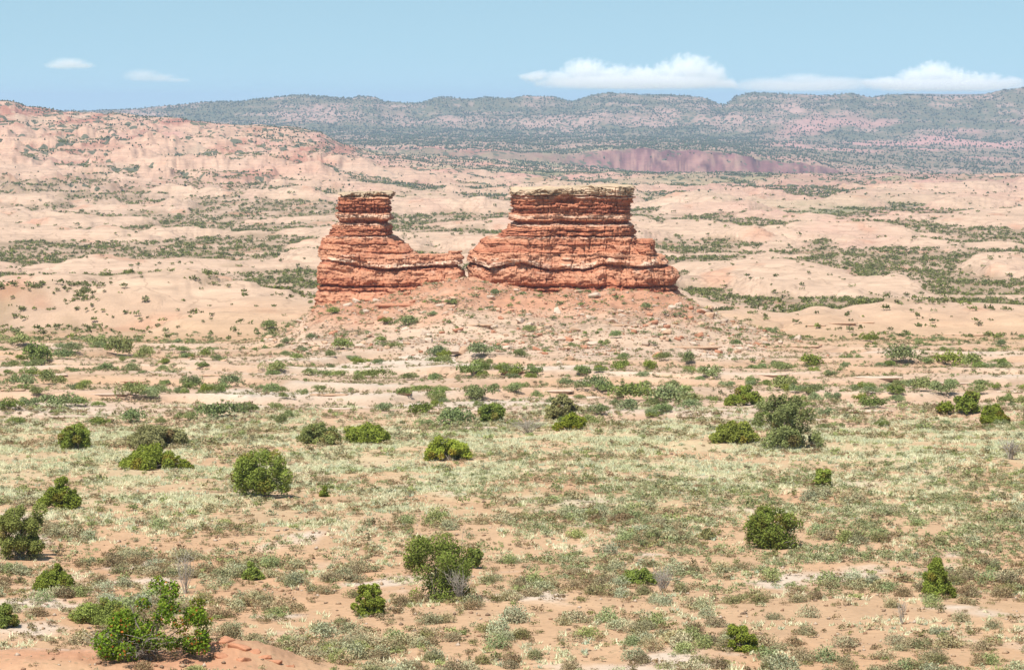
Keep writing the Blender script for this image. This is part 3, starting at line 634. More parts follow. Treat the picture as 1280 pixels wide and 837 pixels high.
def octa(n):
    return np.array(((1, 0, 0), (0, 1, 0), (-1, 0, 0), (0, -1, 0), (0, 0, 1), (0, 0, -1)), float), np.array(((0, 1, 4), (1, 2, 4), (2, 3, 4), (3, 0, 4), (1, 0, 5), (2, 1, 5), (3, 2, 5), (0, 3, 5)))
def octa_stuff(name, P, sx, sz, tone, mat, label, r, jit=.35):
    V0, F0 = octa(0); n = len(P); an = r.uniform(0, 6.28, n); ca, sa = np.cos(an), np.sin(an)
    V = np.repeat(V0[None], n, 0) * (1 + jit * r.normal(size=(n, 6, 1))) + .25 * r.normal(size=(n, 6, 3)) * jit
    V = V * np.stack([sx, sx, sz], -1)[:, None]
    V = np.stack([V[..., 0] * ca[:, None] - V[..., 1] * sa[:, None], V[..., 0] * sa[:, None] + V[..., 1] * ca[:, None], V[..., 2]], -1) + P[:, None]
    Fx = (F0[None] + 6 * np.arange(n)[:, None, None]).reshape(-1, 3)
    ob = link(name, mesh_data(name, V.reshape(-1, 3), Fx, np.repeat(tone, 6, 0)), mat); tag(ob, label, kind='stuff'); return ob
j = slice(270, None); nn = len(rx[j]); tones = np.array([T_PALE, T_PALE, T_TAN, T_TAN, T_RED])[rng.integers(0, 5, nn)] * rng.uniform(.8, 1.1, (nn, 1))
octa_stuff('rubble', np.stack([rx[j], rd[j], rz[j] + .05], -1), rs[j] * .5, rs[j] * .32, tones, M_STONE, 'loose sandstone rubble strewn over the butte slope', rng)

def ledge_mesh(seed, w, dpt, h, tone):
    r = np.random.default_rng(seed); n = 72; th = np.linspace(0, 2 * np.pi, n, endpoint=False)
    c, s = np.cos(th), np.sin(th)
    rad = 1 + .22 * noise2(c * 2 + seed, s * 2, seed) + .10 * noise2(c * 7 + seed, s * 7, seed + 1)
    bx = np.sign(c) * np.abs(c) ** .7 * w / 2 * rad; by = np.sign(s) * np.abs(s) ** .7 * dpt / 2 * rad
    lv = [(-.8, .80), (-.1, .82), (.0, .84), (.32, .86), (.42, 1.0), (.92, 1.0), (1.0, .93), (1.03, .5), (1.05, .05)]
    V = []; C = []
    for k, (zz, sc) in enumerate(lv):
        jit = 1 + .03 * noise2(th * 5, th * 0 + k, seed + 3)
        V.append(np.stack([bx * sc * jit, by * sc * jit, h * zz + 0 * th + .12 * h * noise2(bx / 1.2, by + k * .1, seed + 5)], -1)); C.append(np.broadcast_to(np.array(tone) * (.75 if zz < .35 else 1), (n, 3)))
    V = np.concatenate(V); I = np.arange(len(lv) * n).reshape(-1, n); A = I[:-1]; B = np.roll(A, -1, 1); D = I[1:]; E = np.roll(D, -1, 1)
    return mesh_data('rock_ledge', V, [np.stack([A, B, E, D], -1).reshape(-1, 4), np.array([I[-1].tolist()])], np.concatenate(C))
LEDGES = [(60, 470, 50, 4, T_PALE), (180, 478, 60, 4, T_TAN), (300, 505, 60, 4, T_PALE), (270, 470, 40, 4, T_TAN), (420, 512, 50, 4, T_PALE), (650, 466, 60, 4, T_TAN), (720, 478, 50, 4, T_PALE), (880, 463, 60, 4, T_PALE), (960, 470, 60, 4, T_PALE), (1100, 473, 80, 4, T_PALE), (1200, 480, 70, 4, T_PALE), (480, 450, 50, 4, T_TAN), (580, 440, 50, 4, T_PALE), (505, 493, 18, 5, T_TAN), (562, 488, 24, 6, T_PALE), (410, 495, 46, 4, T_TAN), (776, 408, 24, 5, T_TAN), (800, 437, 70, 4, T_PALE), (870, 435, 90, 4, T_TAN), (495, 383, 46, 8, T_RED), (597, 407, 36, 4, T_TAN), (975, 413, 34, 4, T_TAN), (1020, 408, 26, 4, T_TAN), (1053, 405, 34, 4, T_TAN), (1083, 404, 20, 4, T_TAN),
          (1210, 419, 130, 5, T_TAN), (1262, 491, 30, 5, T_PALE), (872, 522, 40, 6, T_PALE), (1005, 527, 60, 6, T_PALE), (905, 514, 40, 5, T_PALE), (1090, 515, 70, 5, T_PALE), (15, 489, 30, 5, T_TAN), (135, 495, 60, 4, T_PALE), (90, 522, 80, 4, T_PALE), (1000, 434, 60, 4, T_TAN), (600, 538, 48, 9, T_PALE), (690, 490, 60, 4, T_PALE), (730, 498, 70, 4, T_PALE)]
for i, (px, py, w, h, t) in enumerate(LEDGES):
    x, y, z = hit(px, py); k = y / F; w = min(w, 30 + .35 * w)
    ob = link('rock_ledge', ledge_mesh(500 + i, w * k, min(max(w * k * .35, 1.2), 7), h * k * .62, t), M_STONE, loc=(x, y + .4, z - .25 * h * k))
    tag(ob, 'thin flat sandstone ledge cropping out of the pale ground before the buttes', 'rock ledge', 'sandstone ledges cropping out before the buttes')
for i, (px, py, w) in enumerate([(262, 806, 20), (282, 800, 26), (300, 808, 30), (318, 815, 20), (276, 818, 24), (330, 822, 18), (250, 816, 14), (345, 827, 16), (305, 824, 22), (232, 826, 12), (362, 832, 14), (340, 800, 10)]):
    x, y, z = hit(px, py); k = w * y / F
    ob = link('boulder', rock_mesh(390 + i, np.array((.42, .20, .115)), .8, 30), None, loc=(x, y, z - .06 * k)); ob.scale = (k * 1.1, k, k * .8); ob.rotation_euler = (.2 * math.sin(i), .2 * math.cos(i * 2), i * 1.3)
    tag(ob, 'broken orange-red clod half buried in the red bank beside the leafy oak bush', 'clod', 'red clods on the bank beside the oak bush')
# gravel on the near soil
gr = np.random.default_rng(5); n = 26000
gd = np.sqrt(gr.uniform(84 ** 2, 190 ** 2, n)); ga = gr.uniform(-40, 1320, n); gxx = (ga - 640) * gd / F; gz = land(gxx, gd)
kk = gr.random(n) < .15 + .85 * sst(-.1, .3, fbm2(gxx / 4, gd / 6, 4, 92)); gd, gxx, gz = gd[kk], gxx[kk], gz[kk]; nn = len(gd); gs_ = .025 + .09 * gr.random(nn) ** 5
octa_stuff('gravel', np.stack([gxx, gd, gz + .3 * gs_], -1), gs_, gs_ * .7, np.array([(.40, .27, .17), (.30, .18, .11), (.46, .36, .27), (.22, .15, .10)])[gr.integers(0, 4, nn)], M_STONE, 'gravel and litter strewn over the sandy near ground', gr)

# ------------------------------------------------------------------ plants
def leaf_quads(P, Dr, size, r, aspect=.5, tone=None, jit=.45, face=.6):
    n = len(P)
    o = Dr + jit * r.normal(size=(n, 3)); o /= np.linalg.norm(o, axis=1)[:, None] + 1e-9
    q = np.cross(o, r.normal(size=(n, 3))); q /= np.linalg.norm(q, axis=1)[:, None] + 1e-9
    d = np.cross(q, o) + face * o; d /= np.linalg.norm(d, axis=1)[:, None]
    s = (np.asarray(size) * r.uniform(.7, 1.3, n))[:, None]
    V = np.stack([P - d * s * .3, P + d * s * .2 + q * s * aspect / 2, P + d * s * .7, P + d * s * .2 - q * s * aspect / 2], 1)
    return V.reshape(-1, 3), np.arange(4 * n).reshape(-1, 4), np.repeat(tone, 4, 0)

def tube(path, rad, sides=5):
    path = np.asarray(path, float); n = len(path); V = []
    for i in range(n):
        t = path[min(i + 1, n - 1)] - path[max(i - 1, 0)]; t /= np.linalg.norm(t) + 1e-9
        u = np.cross(t, (.31, .77, .11)); u /= np.linalg.norm(u) + 1e-9; w = np.cross(t, u)
        for k in range(sides):
            an = 2 * np.pi * k / sides; V.append(path[i] + rad[i] * (np.cos(an) * u + np.sin(an) * w))
    I = np.arange(n * sides).reshape(n, sides); A = I[:-1]; B = np.roll(A, -1, 1); D = I[1:]; E = np.roll(D, -1, 1)
    return np.array(V), np.stack([A, B, E, D], -1).reshape(-1, 4)

def limbs(r, starts_ends, r0, wig=.08):
    Vs = []; Fs = []; n = 0
    for a, b, rr in starts_ends:
        a = np.array(a, float); b = np.array(b, float); t = np.linspace(0, 1, 7)[:, None]
        p = a + (b - a) * t; L = np.linalg.norm(b - a); p[1:] += np.cumsum(r.normal(size=(6, 3)) * wig * L * .35, 0) * .6
        V, Fq = tube(p, np.linspace(rr, rr * .3, 7)); Vs.append(V); Fs.append(Fq + n); n += len(V)
    return np.concatenate(Vs), np.concatenate(Fs)

G_JUN = np.array((.19, .235, .055)); G_LIT = np.array((.26, .31, .06)); G_DARK = np.array((.165, .185, .07)); G_OLV = np.array((.235, .225, .10)); G_GREY = np.array((.235, .25, .165)); G_OAK = np.array((.13, .225, .03))

def clumps_for(style, w, h, r):
    """clump centres and radii filling the plant's silhouette"""
    out = []
    if style == 'round':
        for i in range(58):
            u = r.uniform(-1, 1); th = r.uniform(0, 6.28); t = r.random()
            zz = h * (.10 + .72 * t); R = w * .5 * math.sqrt(max(1 - ((zz / h - .42) / .62) ** 2, .05)) * r.uniform(.66, .98)
            q = math.sqrt(r.uniform(.25, 1)); out.append((R * q * math.cos(th), R * q * math.sin(th), zz, w * r.uniform(.07, .15)))
    elif style == 'cone':
        for i in range(64):
            t = (i + r.random()) / 64; zz = h * (.06 + .84 * t); R = w * .5 * (1 - .78 * t) * .85; th = r.uniform(0, 6.28); q = math.sqrt(r.uniform(.2, 1))
            out.append((R * q * math.cos(th), R * q * math.sin(th), zz, w * r.uniform(.10, .15) * (1.1 - .5 * t)))
    elif style == 'mound':
        for i in range(60):
            th = r.uniform(0, 6.28); q = math.sqrt(r.random()); R = w * .5 * .86 * q
            top = h * (1 - .75 * q * q) * r.uniform(.65, 1); out.append((R * math.cos(th), R * math.sin(th) * .8, max(top * r.uniform(.35, .88), .08 * h), min(w * .10, h * .22) * r.uniform(.5, 1.25)))
    elif style == 'pinyon':
        for i in range(34):
            t = (i + r.random()) / 34; zz = h * (.24 + .64 * t); R = w * .5 * (.35 + .62 * math.sin(math.pi * min(.15 + .8 * t, 1))) * .9; th = r.uniform(0, 6.28); q = math.sqrt(r.uniform(.3, 1))
            out.append((R * q * math.cos(th), R * q * math.sin(th), zz, w * r.uniform(.10, .16)))
        for i in range(7):
            th = r.uniform(0, 6.28); out.append((w * .4 * math.cos(th) * r.uniform(.4, 1), w * .4 * math.sin(th), h * r.uniform(.08, .2), w * .1))
    elif style == 'oak':
        for i in range(80):
            u = r.uniform(-.5, .5); top = np.interp(u, (-.5, -.38, -.2, -.05, .05, .12, .2, .32, .42, .5), (.25, .48, .55, .66, .9, 1.0, .84, .72, .62, .3)) * h
            out.append((u * w * .93, r.normal(0, .2) * w * .8, top * (.08 + .87 * r.random()), w * r.uniform(.035, .085)))
    elif style == 'ragged':
        for i in range(70):
            t = ((i + r.random()) / 70) ** 1.2; zz = h * (.06 + .86 * t); R = w * .5 * (1 - .62 * t ** 1.8) * r.uniform(.7, 1.05); th = r.uniform(0, 6.28); q = math.sqrt(r.uniform(.15, 1))
            out.append((R * q * math.cos(th) - .05 * w * t, R * q * math.sin(th), zz, w * r.uniform(.05, .12)))
    return out

def plant(name, label, cat, px, py, wpx, hpx, style, tone, seed, group=None, leaf=None, nleaf=None, dead=0.0, tone2=None, aspect=.5, trunk=True, up=.5):
    r = np.random.default_rng(seed)
    x, y, z = hit(px, py); k = y / F; w, h = wpx * k, hpx * k
    root = empty(name, (x, y, z - .03), label, cat, group)
    cl = clumps_for(style, w, h, r)
    leaf = leaf or max(.085, 2.3 * y / F * 1.25)
    nleaf = nleaf or int(np.clip(5.5 * (w * h * 3.2) / (leaf * leaf * .35), 1500, 16000))
    c = np.array([q[:3] for q in cl]); cr = np.array([q[3] for q in cl])
    if style not in ('oak', 'pinyon'):      # lopsided, with a bite out of one side
        ln = r.normal(0, .10, 2) * w; c[:, 0] += ln[0] * c[:, 2] / h; c[:, 1] += ln[1] * c[:, 2] / h
        ga = r.uniform(0, 6.28); bite = (np.cos(np.arctan2(c[:, 1], c[:, 0]) - ga) > .8) & (r.random(len(c)) < .6); c = c[~bite]; cr = cr[~bite]; cl = [q for q, m_ in zip(cl, bite) if not m_]
        cl = [(*cc_, rr_) for cc_, rr_ in zip(c.tolist(), cr.tolist())]; c[:, :2] *= r.uniform(.9, 1.12, (len(c), 1))
    pr = cr ** 2; pr /= pr.sum(); pick = r.choice(len(cl), nleaf, p=pr)
    dv = r.normal(size=(nleaf, 3)); dv[:, 2] = dv[:, 2] * .9 + .25; dv /= np.linalg.norm(dv, axis=1)[:, None]
    rad = cr[pick] * (.45 + .65 * r.random(nleaf) ** .6)
    P = c[pick] + dv * rad[:, None]; P[:, 2] = np.maximum(P[:, 2], .02)
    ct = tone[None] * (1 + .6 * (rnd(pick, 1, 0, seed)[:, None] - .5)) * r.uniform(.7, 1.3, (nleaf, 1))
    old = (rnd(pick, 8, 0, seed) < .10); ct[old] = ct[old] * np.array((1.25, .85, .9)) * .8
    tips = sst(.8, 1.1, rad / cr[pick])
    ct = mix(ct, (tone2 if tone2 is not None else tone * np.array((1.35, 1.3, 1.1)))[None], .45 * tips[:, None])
    if dead > 0:
        m = r.random(nleaf) < dead; ct[m] = np.array((.33, .13, .04)) * r.uniform(.8, 1.5, (m.sum(), 1))
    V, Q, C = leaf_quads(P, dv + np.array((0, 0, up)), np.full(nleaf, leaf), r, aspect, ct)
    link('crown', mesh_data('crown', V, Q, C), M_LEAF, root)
    if trunk:
        L = []
        tr = max(.022 * h, .04)
        for i in range(3): 
            an = r.uniform(0, 6.28); L.append(((r.normal(0, .04 * w), r.normal(0, .04 * w), -.05), (c[:, 0].mean() + .15 * w * math.cos(an), .15 * w * math.sin(an), h * r.uniform(.4, .62)), tr * r.uniform(.7, 1)))
        for i in r.choice(len(cl), min(12, len(cl)), replace=False): L.append(((r.normal(0, .05 * w), r.normal(0, .05 * w), h * .06), tuple(c[i]), tr * .4))
        for i in r.choice(len(cl), min(14, len(cl)), replace=False):
            e = c[i] * np.array((1, 1, .9)) / (np.linalg.norm(c[i] * np.array((1, 1, .6))) + .1); L.append((tuple(c[i]), tuple(c[i] + (e * .8 + r.normal(0, .35, 3) + (0, 0, .25)) * (cr[i] * 1.7)), max(tr * .16, .012)))
        V, Q = limbs(r, L, tr); link('trunk', mesh_data('trunk', V, Q), M_BARK, root)
    return root

def dead_plant(label, px, py, wpx, hpx, seed, n=22, thick=.022, upright=.6, group=None, name='dead_shrub', cat='dead shrub'):
    r = np.random.default_rng(seed); x, y, z = hit(px, py); k = y / F; w, h = wpx * k, hpx * k
    L = []
    for i in range(n):
        an = r.uniform(0, 6.28); e = np.array((w * .5 * math.cos(an) * r.random() ** .6, w * .4 * math.sin(an) * r.random() ** .6, h * r.uniform(upright, 1)))
        L.append(((r.normal(0, .03 * w), 0, -.04), e, max(thick * .7, .22 * k)))
        for q in range(3):
            t = r.uniform(.4, .85); b = e * t; L.append((b, b + r.normal(size=3) * np.array((.2 * w, .2 * w, .1 * h)) + np.array((0, 0, .16 * h)), max(thick * .4, .17 * k)))
    V, Q = limbs(r, L, thick, .14)
    ob = link(name, mesh_data(name, V, Q), M_DEAD, loc=(x, y, z)); tag(ob, label, cat, group); return ob

J = 'juniper_tree'
HERO = [
 (J, 'dense round bright green juniper standing alone on the pale grass', 'juniper', 330, 621, 76, 66, 'round', G_JUN, {}),
 (J, 'small dome-shaped juniper on orange sand above the olive juniper at the edge', 'juniper', 73, 636, 54, 44, 'mound', G_JUN, {}),
 (J, 'olive green juniper cut by the edge of the view, beside bare orange sand', 'juniper', 24, 698, 70, 74, 'round', G_OLV * np.array((.85, 1.0, .7)), {}),
 ('pinyon_pine', 'clumpy dark green pinyon pine with bare grey branches at its foot', 'pine tree', 543, 750, 92, 82, 'pinyon', G_JUN * .95, {}),
 (J, 'little juniper touching the clumpy pinyon pine', 'juniper', 588, 710, 24, 30, 'round', G_JUN, {}),
 (J, 'broad round dark juniper with black shade under it on orange sand', 'juniper', 968, 684, 76, 52, 'round', G_JUN * .9, {}),
 (J, 'tall ragged dark juniper, largest tree at the far side of the grass', 'juniper', 985, 560, 88, 68, 'ragged', G_DARK * 1.1, {}),
 (J, 'half dead juniper with grey stems beside the tall ragged juniper', 'juniper', 917, 553, 66, 42, 'mound', G_JUN * np.array((1.1, 1, 1)), {}),
 ('pinyon_pine', 'small pyramid-shaped young pinyon pine among low sagebrush', 'pine tree', 1172, 747, 46, 54, 'cone', G_JUN, {}),
 (J, 'wide low bright green juniper at the top of the pale grass', 'juniper', 186, 586, 74, 38, 'mound', G_LIT * .85, {}),
 (J, 'small bright juniper touching the wide low juniper', 'juniper', 230, 586, 24, 20, 'mound', G_LIT * .85, {}),
 (J, 'dull grey-green juniper bush behind the wide low bright one', 'juniper', 200, 560, 82, 36, 'mound', G_OLV, {}),
 (J, 'rounded green juniper with a flat top behind the grey-green grass tufts', 'juniper', 96, 561, 42, 32, 'round', G_JUN, {}),
 (J, 'dark juniper at the end of the long bright hedge-like juniper', 'juniper', 397, 554, 60, 34, 'mound', G_DARK * 1.2, {}),
 (J, 'long bright hedge-like juniper beside a dark one', 'juniper', 455, 553, 66, 28, 'mound', G_LIT * .85, {}),
 (J, 'bright yellow-green juniper mound alone at the top of the grass', 'juniper', 564, 575, 64, 32, 'mound', G_LIT * .9, {}),
 (J, 'neat round green juniper ball on the pale rock flat', 'juniper', 618, 529, 34, 25, 'round', G_JUN, {}),
 (J, 'small upright bright green juniper sapling amid grey-green scrub', 'juniper', 1025, 609, 25, 26, 'round', G_LIT * .9, {}),
 (J, 'bright green juniper with a jagged top at the edge of white rock', 'juniper', 1239, 531, 40, 32, 'mound', G_LIT * .8, {}),
 (J, 'duller green juniper just behind the jagged bright one', 'juniper', 1211, 516, 34, 30, 'round', G_JUN, {}),
 (J, 'smallest of three junipers by the white rock, upright and bright', 'juniper', 1180, 518, 21, 17, 'round', G_LIT * .8, {}),
 (J, 'rounded dark green juniper above the half dead one', 'juniper', 929, 506, 46, 28, 'mound', G_JUN * .9, {}),
 ('oak_bush', 'big leafy oak bush with orange dead leaves on the red bank', 'oak bush', 190, 823, 146, 112, 'oak', G_OAK * .72, dict(leaf=.088, nleaf=11500, dead=.05, tone2=np.array((.30, .38, .06)), aspect=.75)),
 ('oak_bush', 'olive leafy bush behind the big oak bush', 'oak bush', 128, 780, 90, 42, 'mound', G_OLV * np.array((1.0, 1.25, .7)), {}),
 (J, 'low spreading juniper bush on pale soil above the big oak bush', 'juniper', 68, 737, 52, 40, 'mound', G_JUN * 1.05, {}),
 (J, 'small loose bright green juniper before the clumpy pinyon pine', 'juniper', 462, 768, 44, 40, 'ragged', G_LIT * .85, {}),
 (J, 'tiny juniper with a pale dead stub beside reddish litter', 'juniper', 315, 724, 30, 26, 'mound', G_JUN, {}),
 (J, 'dark green bush cut by the edge of the view beside the red bank', 'juniper', 2, 782, 46, 40, 'mound', G_JUN * .9, {}),
 (J, 'low green bush tangled with a bleached dead shrub', 'juniper', 798, 731, 50, 28, 'mound', G_JUN * 1.05, {}),
 (J, 'loose bright green bush at the very bottom edge on sand', 'juniper', 930, 813, 50, 30, 'ragged', G_LIT * .85, {}),
 (J, 'low olive bush a little way from the broad dark juniper', 'juniper', 884, 673, 24, 16, 'mound', G_OLV, {}),
 (J, 'tiny pointed juniper seedling on pale grass near the dense round juniper', 'juniper', 405, 621, 13, 15, 'cone', G_JUN, {}),
 (J, 'spreading green bush at the top of the grass with grey twigs behind', 'juniper', 712, 537, 42, 22, 'mound', G_LIT * .85, {}),
 (J, 'grey-green bush on the rock flat above the grey twigs', 'juniper', 702, 524, 42, 30, 'ragged', G_OLV, {}),
]
for i, (nm, lb, cat, px, py, w, h, st, tn, kw) in enumerate(HERO):
    plant(nm, lb, cat, px, py, w, h, st, tn, 700 + i, **kw)

dead_plant('pale bare grey shrub at the foot of the clumpy pinyon pine', 575, 752, 40, 46, 801)
dead_plant('bleached silvery dead shrub tangled with a low green bush', 828, 741, 34, 34, 802, n=30)
dead_plant('thin bare grey dead sapling behind the big oak bush', 232, 742, 36, 58, 803, n=14, upright=.8)
dead_plant('twisted grey dead juniper wood at the edge of the grass', 1262, 574, 34, 28, 804, n=16, thick=.05)
dead_plant('tangle of bare grey twigs between the round juniper ball and green bushes', 660, 542, 56, 22, 805, n=40)
dead_plant('grey bare stems inside the half dead juniper', 930, 553, 26, 32, 806, n=26)
dead_plant('bare branching grey twigs at the foot of the big oak bush', 165, 826, 120, 42, 807, n=36, thick=.02, upright=.3)
dead_plant('small bare dead twig on the sand below the young pinyon', 1127, 780, 16, 30, 808, n=8, upright=.8)

# --- low scrub of the near ground
def scrub_mesh(name, seed, nl, leaf, tone, tone2, prof, aspect=.4, up=.7, spread=.13):
    """a low shrub about one metre wide: leafy twig ends over overlapping mounds"""
    r = np.random.default_rng(seed); k = 5 + seed % 4 + (5 if spread > .15 else 0)
    cc = np.stack([r.normal(0, spread, k), r.normal(0, spread, k), r.uniform(.02, .10, k) + (spread > .15) * r.uniform(0, .22, k)], -1); cr = r.uniform(.22, .36, k) if spread < .15 else r.uniform(.11, .26, k)
    pick = r.choice(k, nl, p=cr ** 2 / (cr ** 2).sum()); dv = r.normal(size=(nl, 3)); dv[:, 2] = np.abs(dv[:, 2]) - .05; dv /= np.linalg.norm(dv, axis=1)[:, None]
    rad = cr[pick] * (.5 + .55 * r.random(nl) ** .5) * (1 + .25 * noise3(dv[:, 0] * 3 + pick, dv[:, 1] * 3, dv[:, 2] * 3, seed))
    P = cc[pick] + dv * rad[:, None] * np.array((1, 1, prof)); P[:, 2] = np.maximum(P[:, 2], .015)
    t = mix(tone[None], tone2[None], r.random((nl, 1))) * r.uniform(.7, 1.3, (nl, 1)) * (1 + .3 * (rnd(pick, 2, 0, seed)[:, None] - .5))
    V, Q, C = leaf_quads(P, dv + np.array((0, 0, up)), np.full(nl, leaf), r, aspect, t, .5, .9)
    me = mesh_data(name, V, Q, C); me.materials.append(M_SCRUB); return me

B_OL = np.array((.27, .225, .11)); B_BR = np.array((.30, .22, .13)); B_GR = np.array((.225, .245, .095)); B_SAGE = np.array((.375, .365, .205)); B_TEAL = np.array((.34, .365, .22)); B_GRN = np.array((.205, .24, .10))
KIND = {
 'sagebrush': dict(tones=[(B_SAGE, B_TEAL), (B_SAGE, B_OL * 1.3), (B_GR * 1.3, B_GRN * 1.3), (B_SAGE, B_BR * 1.4)], prof=1.25, label='soft grey-green sagebrush growing on the sandy near ground', cat='sagebrush', group='sagebrush on the sandy near ground'),
 'blackbrush': dict(tones=[(B_OL, B_BR), (B_OL, B_GR), (B_BR, B_OL * 1.2), (B_OL, B_SAGE * .8)], prof=1.2, label='small olive-brown blackbrush tuft on the orange sand', cat='blackbrush', group='blackbrush tufts on the orange sand'),
 'green_shrub': dict(tones=[(B_GRN, G_JUN * 1.1), (G_JUN * .85, G_JUN * 1.1), (B_GR, B_GRN), (G_DARK * 1.3, B_GRN)], prof=1.15, label='green desert shrub on the rock flats and slope before the buttes', cat='shrub', group='green shrubs on the rock flats before the buttes'),
}
for q, (nm, kd) in enumerate(KIND.items()):
    kd['mesh'] = [scrub_mesh(nm, 900 + q * 20 + i, 900 if nm != 'green_shrub' else 1300, .085 if nm != 'green_shrub' else .075, *kd['tones'][i % 4], kd['prof'], aspect=.36 if nm != 'green_shrub' else .5, spread=.13 if nm != 'green_shrub' else .2) for i in range(8)]

def put(nm, x, y, z, s, r, sz=1.0):
    kd = KIND[nm]; ob = link(nm, kd['mesh'][r.integers(8)], None, loc=(x, y, z - .02)); ob.scale = (s * r.uniform(.9, 1.25), s * r.uniform(.9, 1.2), s * sz * r.uniform(.75, 1.1)); ob.rotation_euler = (0, 0, r.uniform(0, 6.28))
    tag(ob, kd['label'], kd['cat'], kd['group'])

def scrub_stuff(name, label, x, y, z, s, kinds, r, nl=46, leaf=.2):
    """the many small ones: each a handful of leaf faces, all one object"""
    base = [scrub_np(r, nl, leaf, *kinds[i % len(kinds)]) for i in range(12)]
    Vs = []; Cs = []
    for b in range(12):
        m = np.arange(b, len(x), 12)
        if not len(m): continue
        an = r.uniform(0, 6.28, len(m)); ca, sa = np.cos(an)[:, None], np.sin(an)[:, None]; V0, C0 = base[b]
        V = np.stack([V0[None, :, 0] * ca - V0[None, :, 1] * sa, V0[None, :, 0] * sa + V0[None, :, 1] * ca, V0[None, :, 2] * np.ones_like(ca)], -1) * s[m][:, None, None] + np.stack([x[m], y[m], z[m] - .02], -1)[:, None]
        Vs.append(V.reshape(-1, 3)); Cs.append((C0[None] * r.uniform(.75, 1.25, (len(m), 1, 1))).reshape(-1, 3))
    V = np.concatenate(Vs); ob = link(name, mesh_data(name, V, np.arange(len(V)).reshape(-1, 4), np.concatenate(Cs)), M_SCRUB); tag(ob, label, kind='stuff')

def scrub_np(r, nl, leaf, t1, t2, prof=.85):
    k = 4; cc = np.stack([r.normal(0, .2, k), r.normal(0, .2, k), r.uniform(.1, .28, k) * prof], -1)
    pick = r.integers(0, k, nl); dv = r.normal(size=(nl, 3)); dv[:, 2] = np.abs(dv[:, 2]); dv /= np.linalg.norm(dv, axis=1)[:, None]
    P = cc[pick] + dv * (.08 + .18 * r.random((nl, 1))); P[:, 2] = np.maximum(P[:, 2], .02)
    t = mix(t1[None], t2[None], r.random((nl, 1))) * r.uniform(.7, 1.25, (nl, 1))
    V, Q, C = leaf_quads(P, dv + np.array((0, 0, .6)), np.full(nl, leaf), r, .5, t, .5)
    return V, C

rng = np.random.default_rng(23)
def sample(n, d0, d1, pad=40):
    d = np.sqrt(rng.uniform(d0 * d0, d1 * d1, n)); a = rng.uniform(-pad, 1280 + pad, n); x = (a - 640) * d / F
    z, m = land(x, d, True); return x, d, z, a, m

# near ground, 84-232 m
x, d, z, a, m = sample(19000, 84, 236)
cl = fbm2(x / 8, d / 10, 3, 201); cl2 = fbm2(x / 20, d / 26, 3, 202)
pk = (.22 + .85 * sst(-.15, .35, cl)) * (1 - .45 * sst(140, 165, d) * (1 - sst(212, 232, d)) * sst(-.3, .15, -cl2)) * (1 - .85 * np.clip(m['bank'] * 2.5, 0, 1))
pk = pk + .30 * (1 - sst(114, 130, d)) * sst(-.3, .1, cl2)
k = rng.random(len(x)) < pk * .95
x, d, z, a, cl, cl2 = (q[k] for q in (x, d, z, a, cl, cl2))
s = .32 + .58 * rng.random(len(x)) ** 2.2 + .18 * sst(.0, .4, cl)
isg = rng.random(len(x)) < .25 + .25 * sst(125, 165, d) * (1 - sst(205, 230, d)) + .25 * sst(-.1, .4, cl2)
for nm, sel in (('sagebrush', isg), ('blackbrush', ~isg)):
    X, D, Z, Sz = x[sel], d[sel], z[sel], s[sel] * (1.25 if nm == 'sagebrush' else 1.0)
    o = np.argsort(-Sz / D); X, D, Z, Sz = X[o], D[o], Z[o], Sz[o]
    for i in range(min(285, len(X))): put(nm, X[i], D[i], Z[i], Sz[i], rng)
    r0 = min(285, len(X))
    scrub_stuff(nm + '_cover', 'low ' + nm + ' cover too fine to count on the sandy ground', X[r0:], D[r0:], Z[r0:], Sz[r0:], KIND[nm]['tones'], rng, 80, .14)
    print(nm, len(X))

def scrub_zone(x, d, a):
    w = 110 * fbm2(x / 14, d / 18, 3, 221)
    return (.14 + .86 * sst(500, 740, a + w)) * sst(112, 130, d + .06 * w) * (1 - sst(164, 182, d + .08 * w))
x, d, z, a, m = sample(17000, 108, 188)
k = rng.random(len(x)) < scrub_zone(x, d, a) * (.06 + .94 * sst(-.12, .2, fbm2(x / 5, d / 7, 4, 222)))
x, d, z = x[k], d[k], z[k]
scrub_stuff('scrub_cover', 'low grey-green scrub carpeting the sandy plain', x, d, z, .35 + .5 * rng.random(len(x)) ** 1.6, [(B_GRN * .95, B_SAGE * .85), (B_GR * .95, B_GRN), (B_SAGE * .8, B_GR), (B_GRN, B_OL)], rng, 64, .14)
print('scrub carpet', len(x))
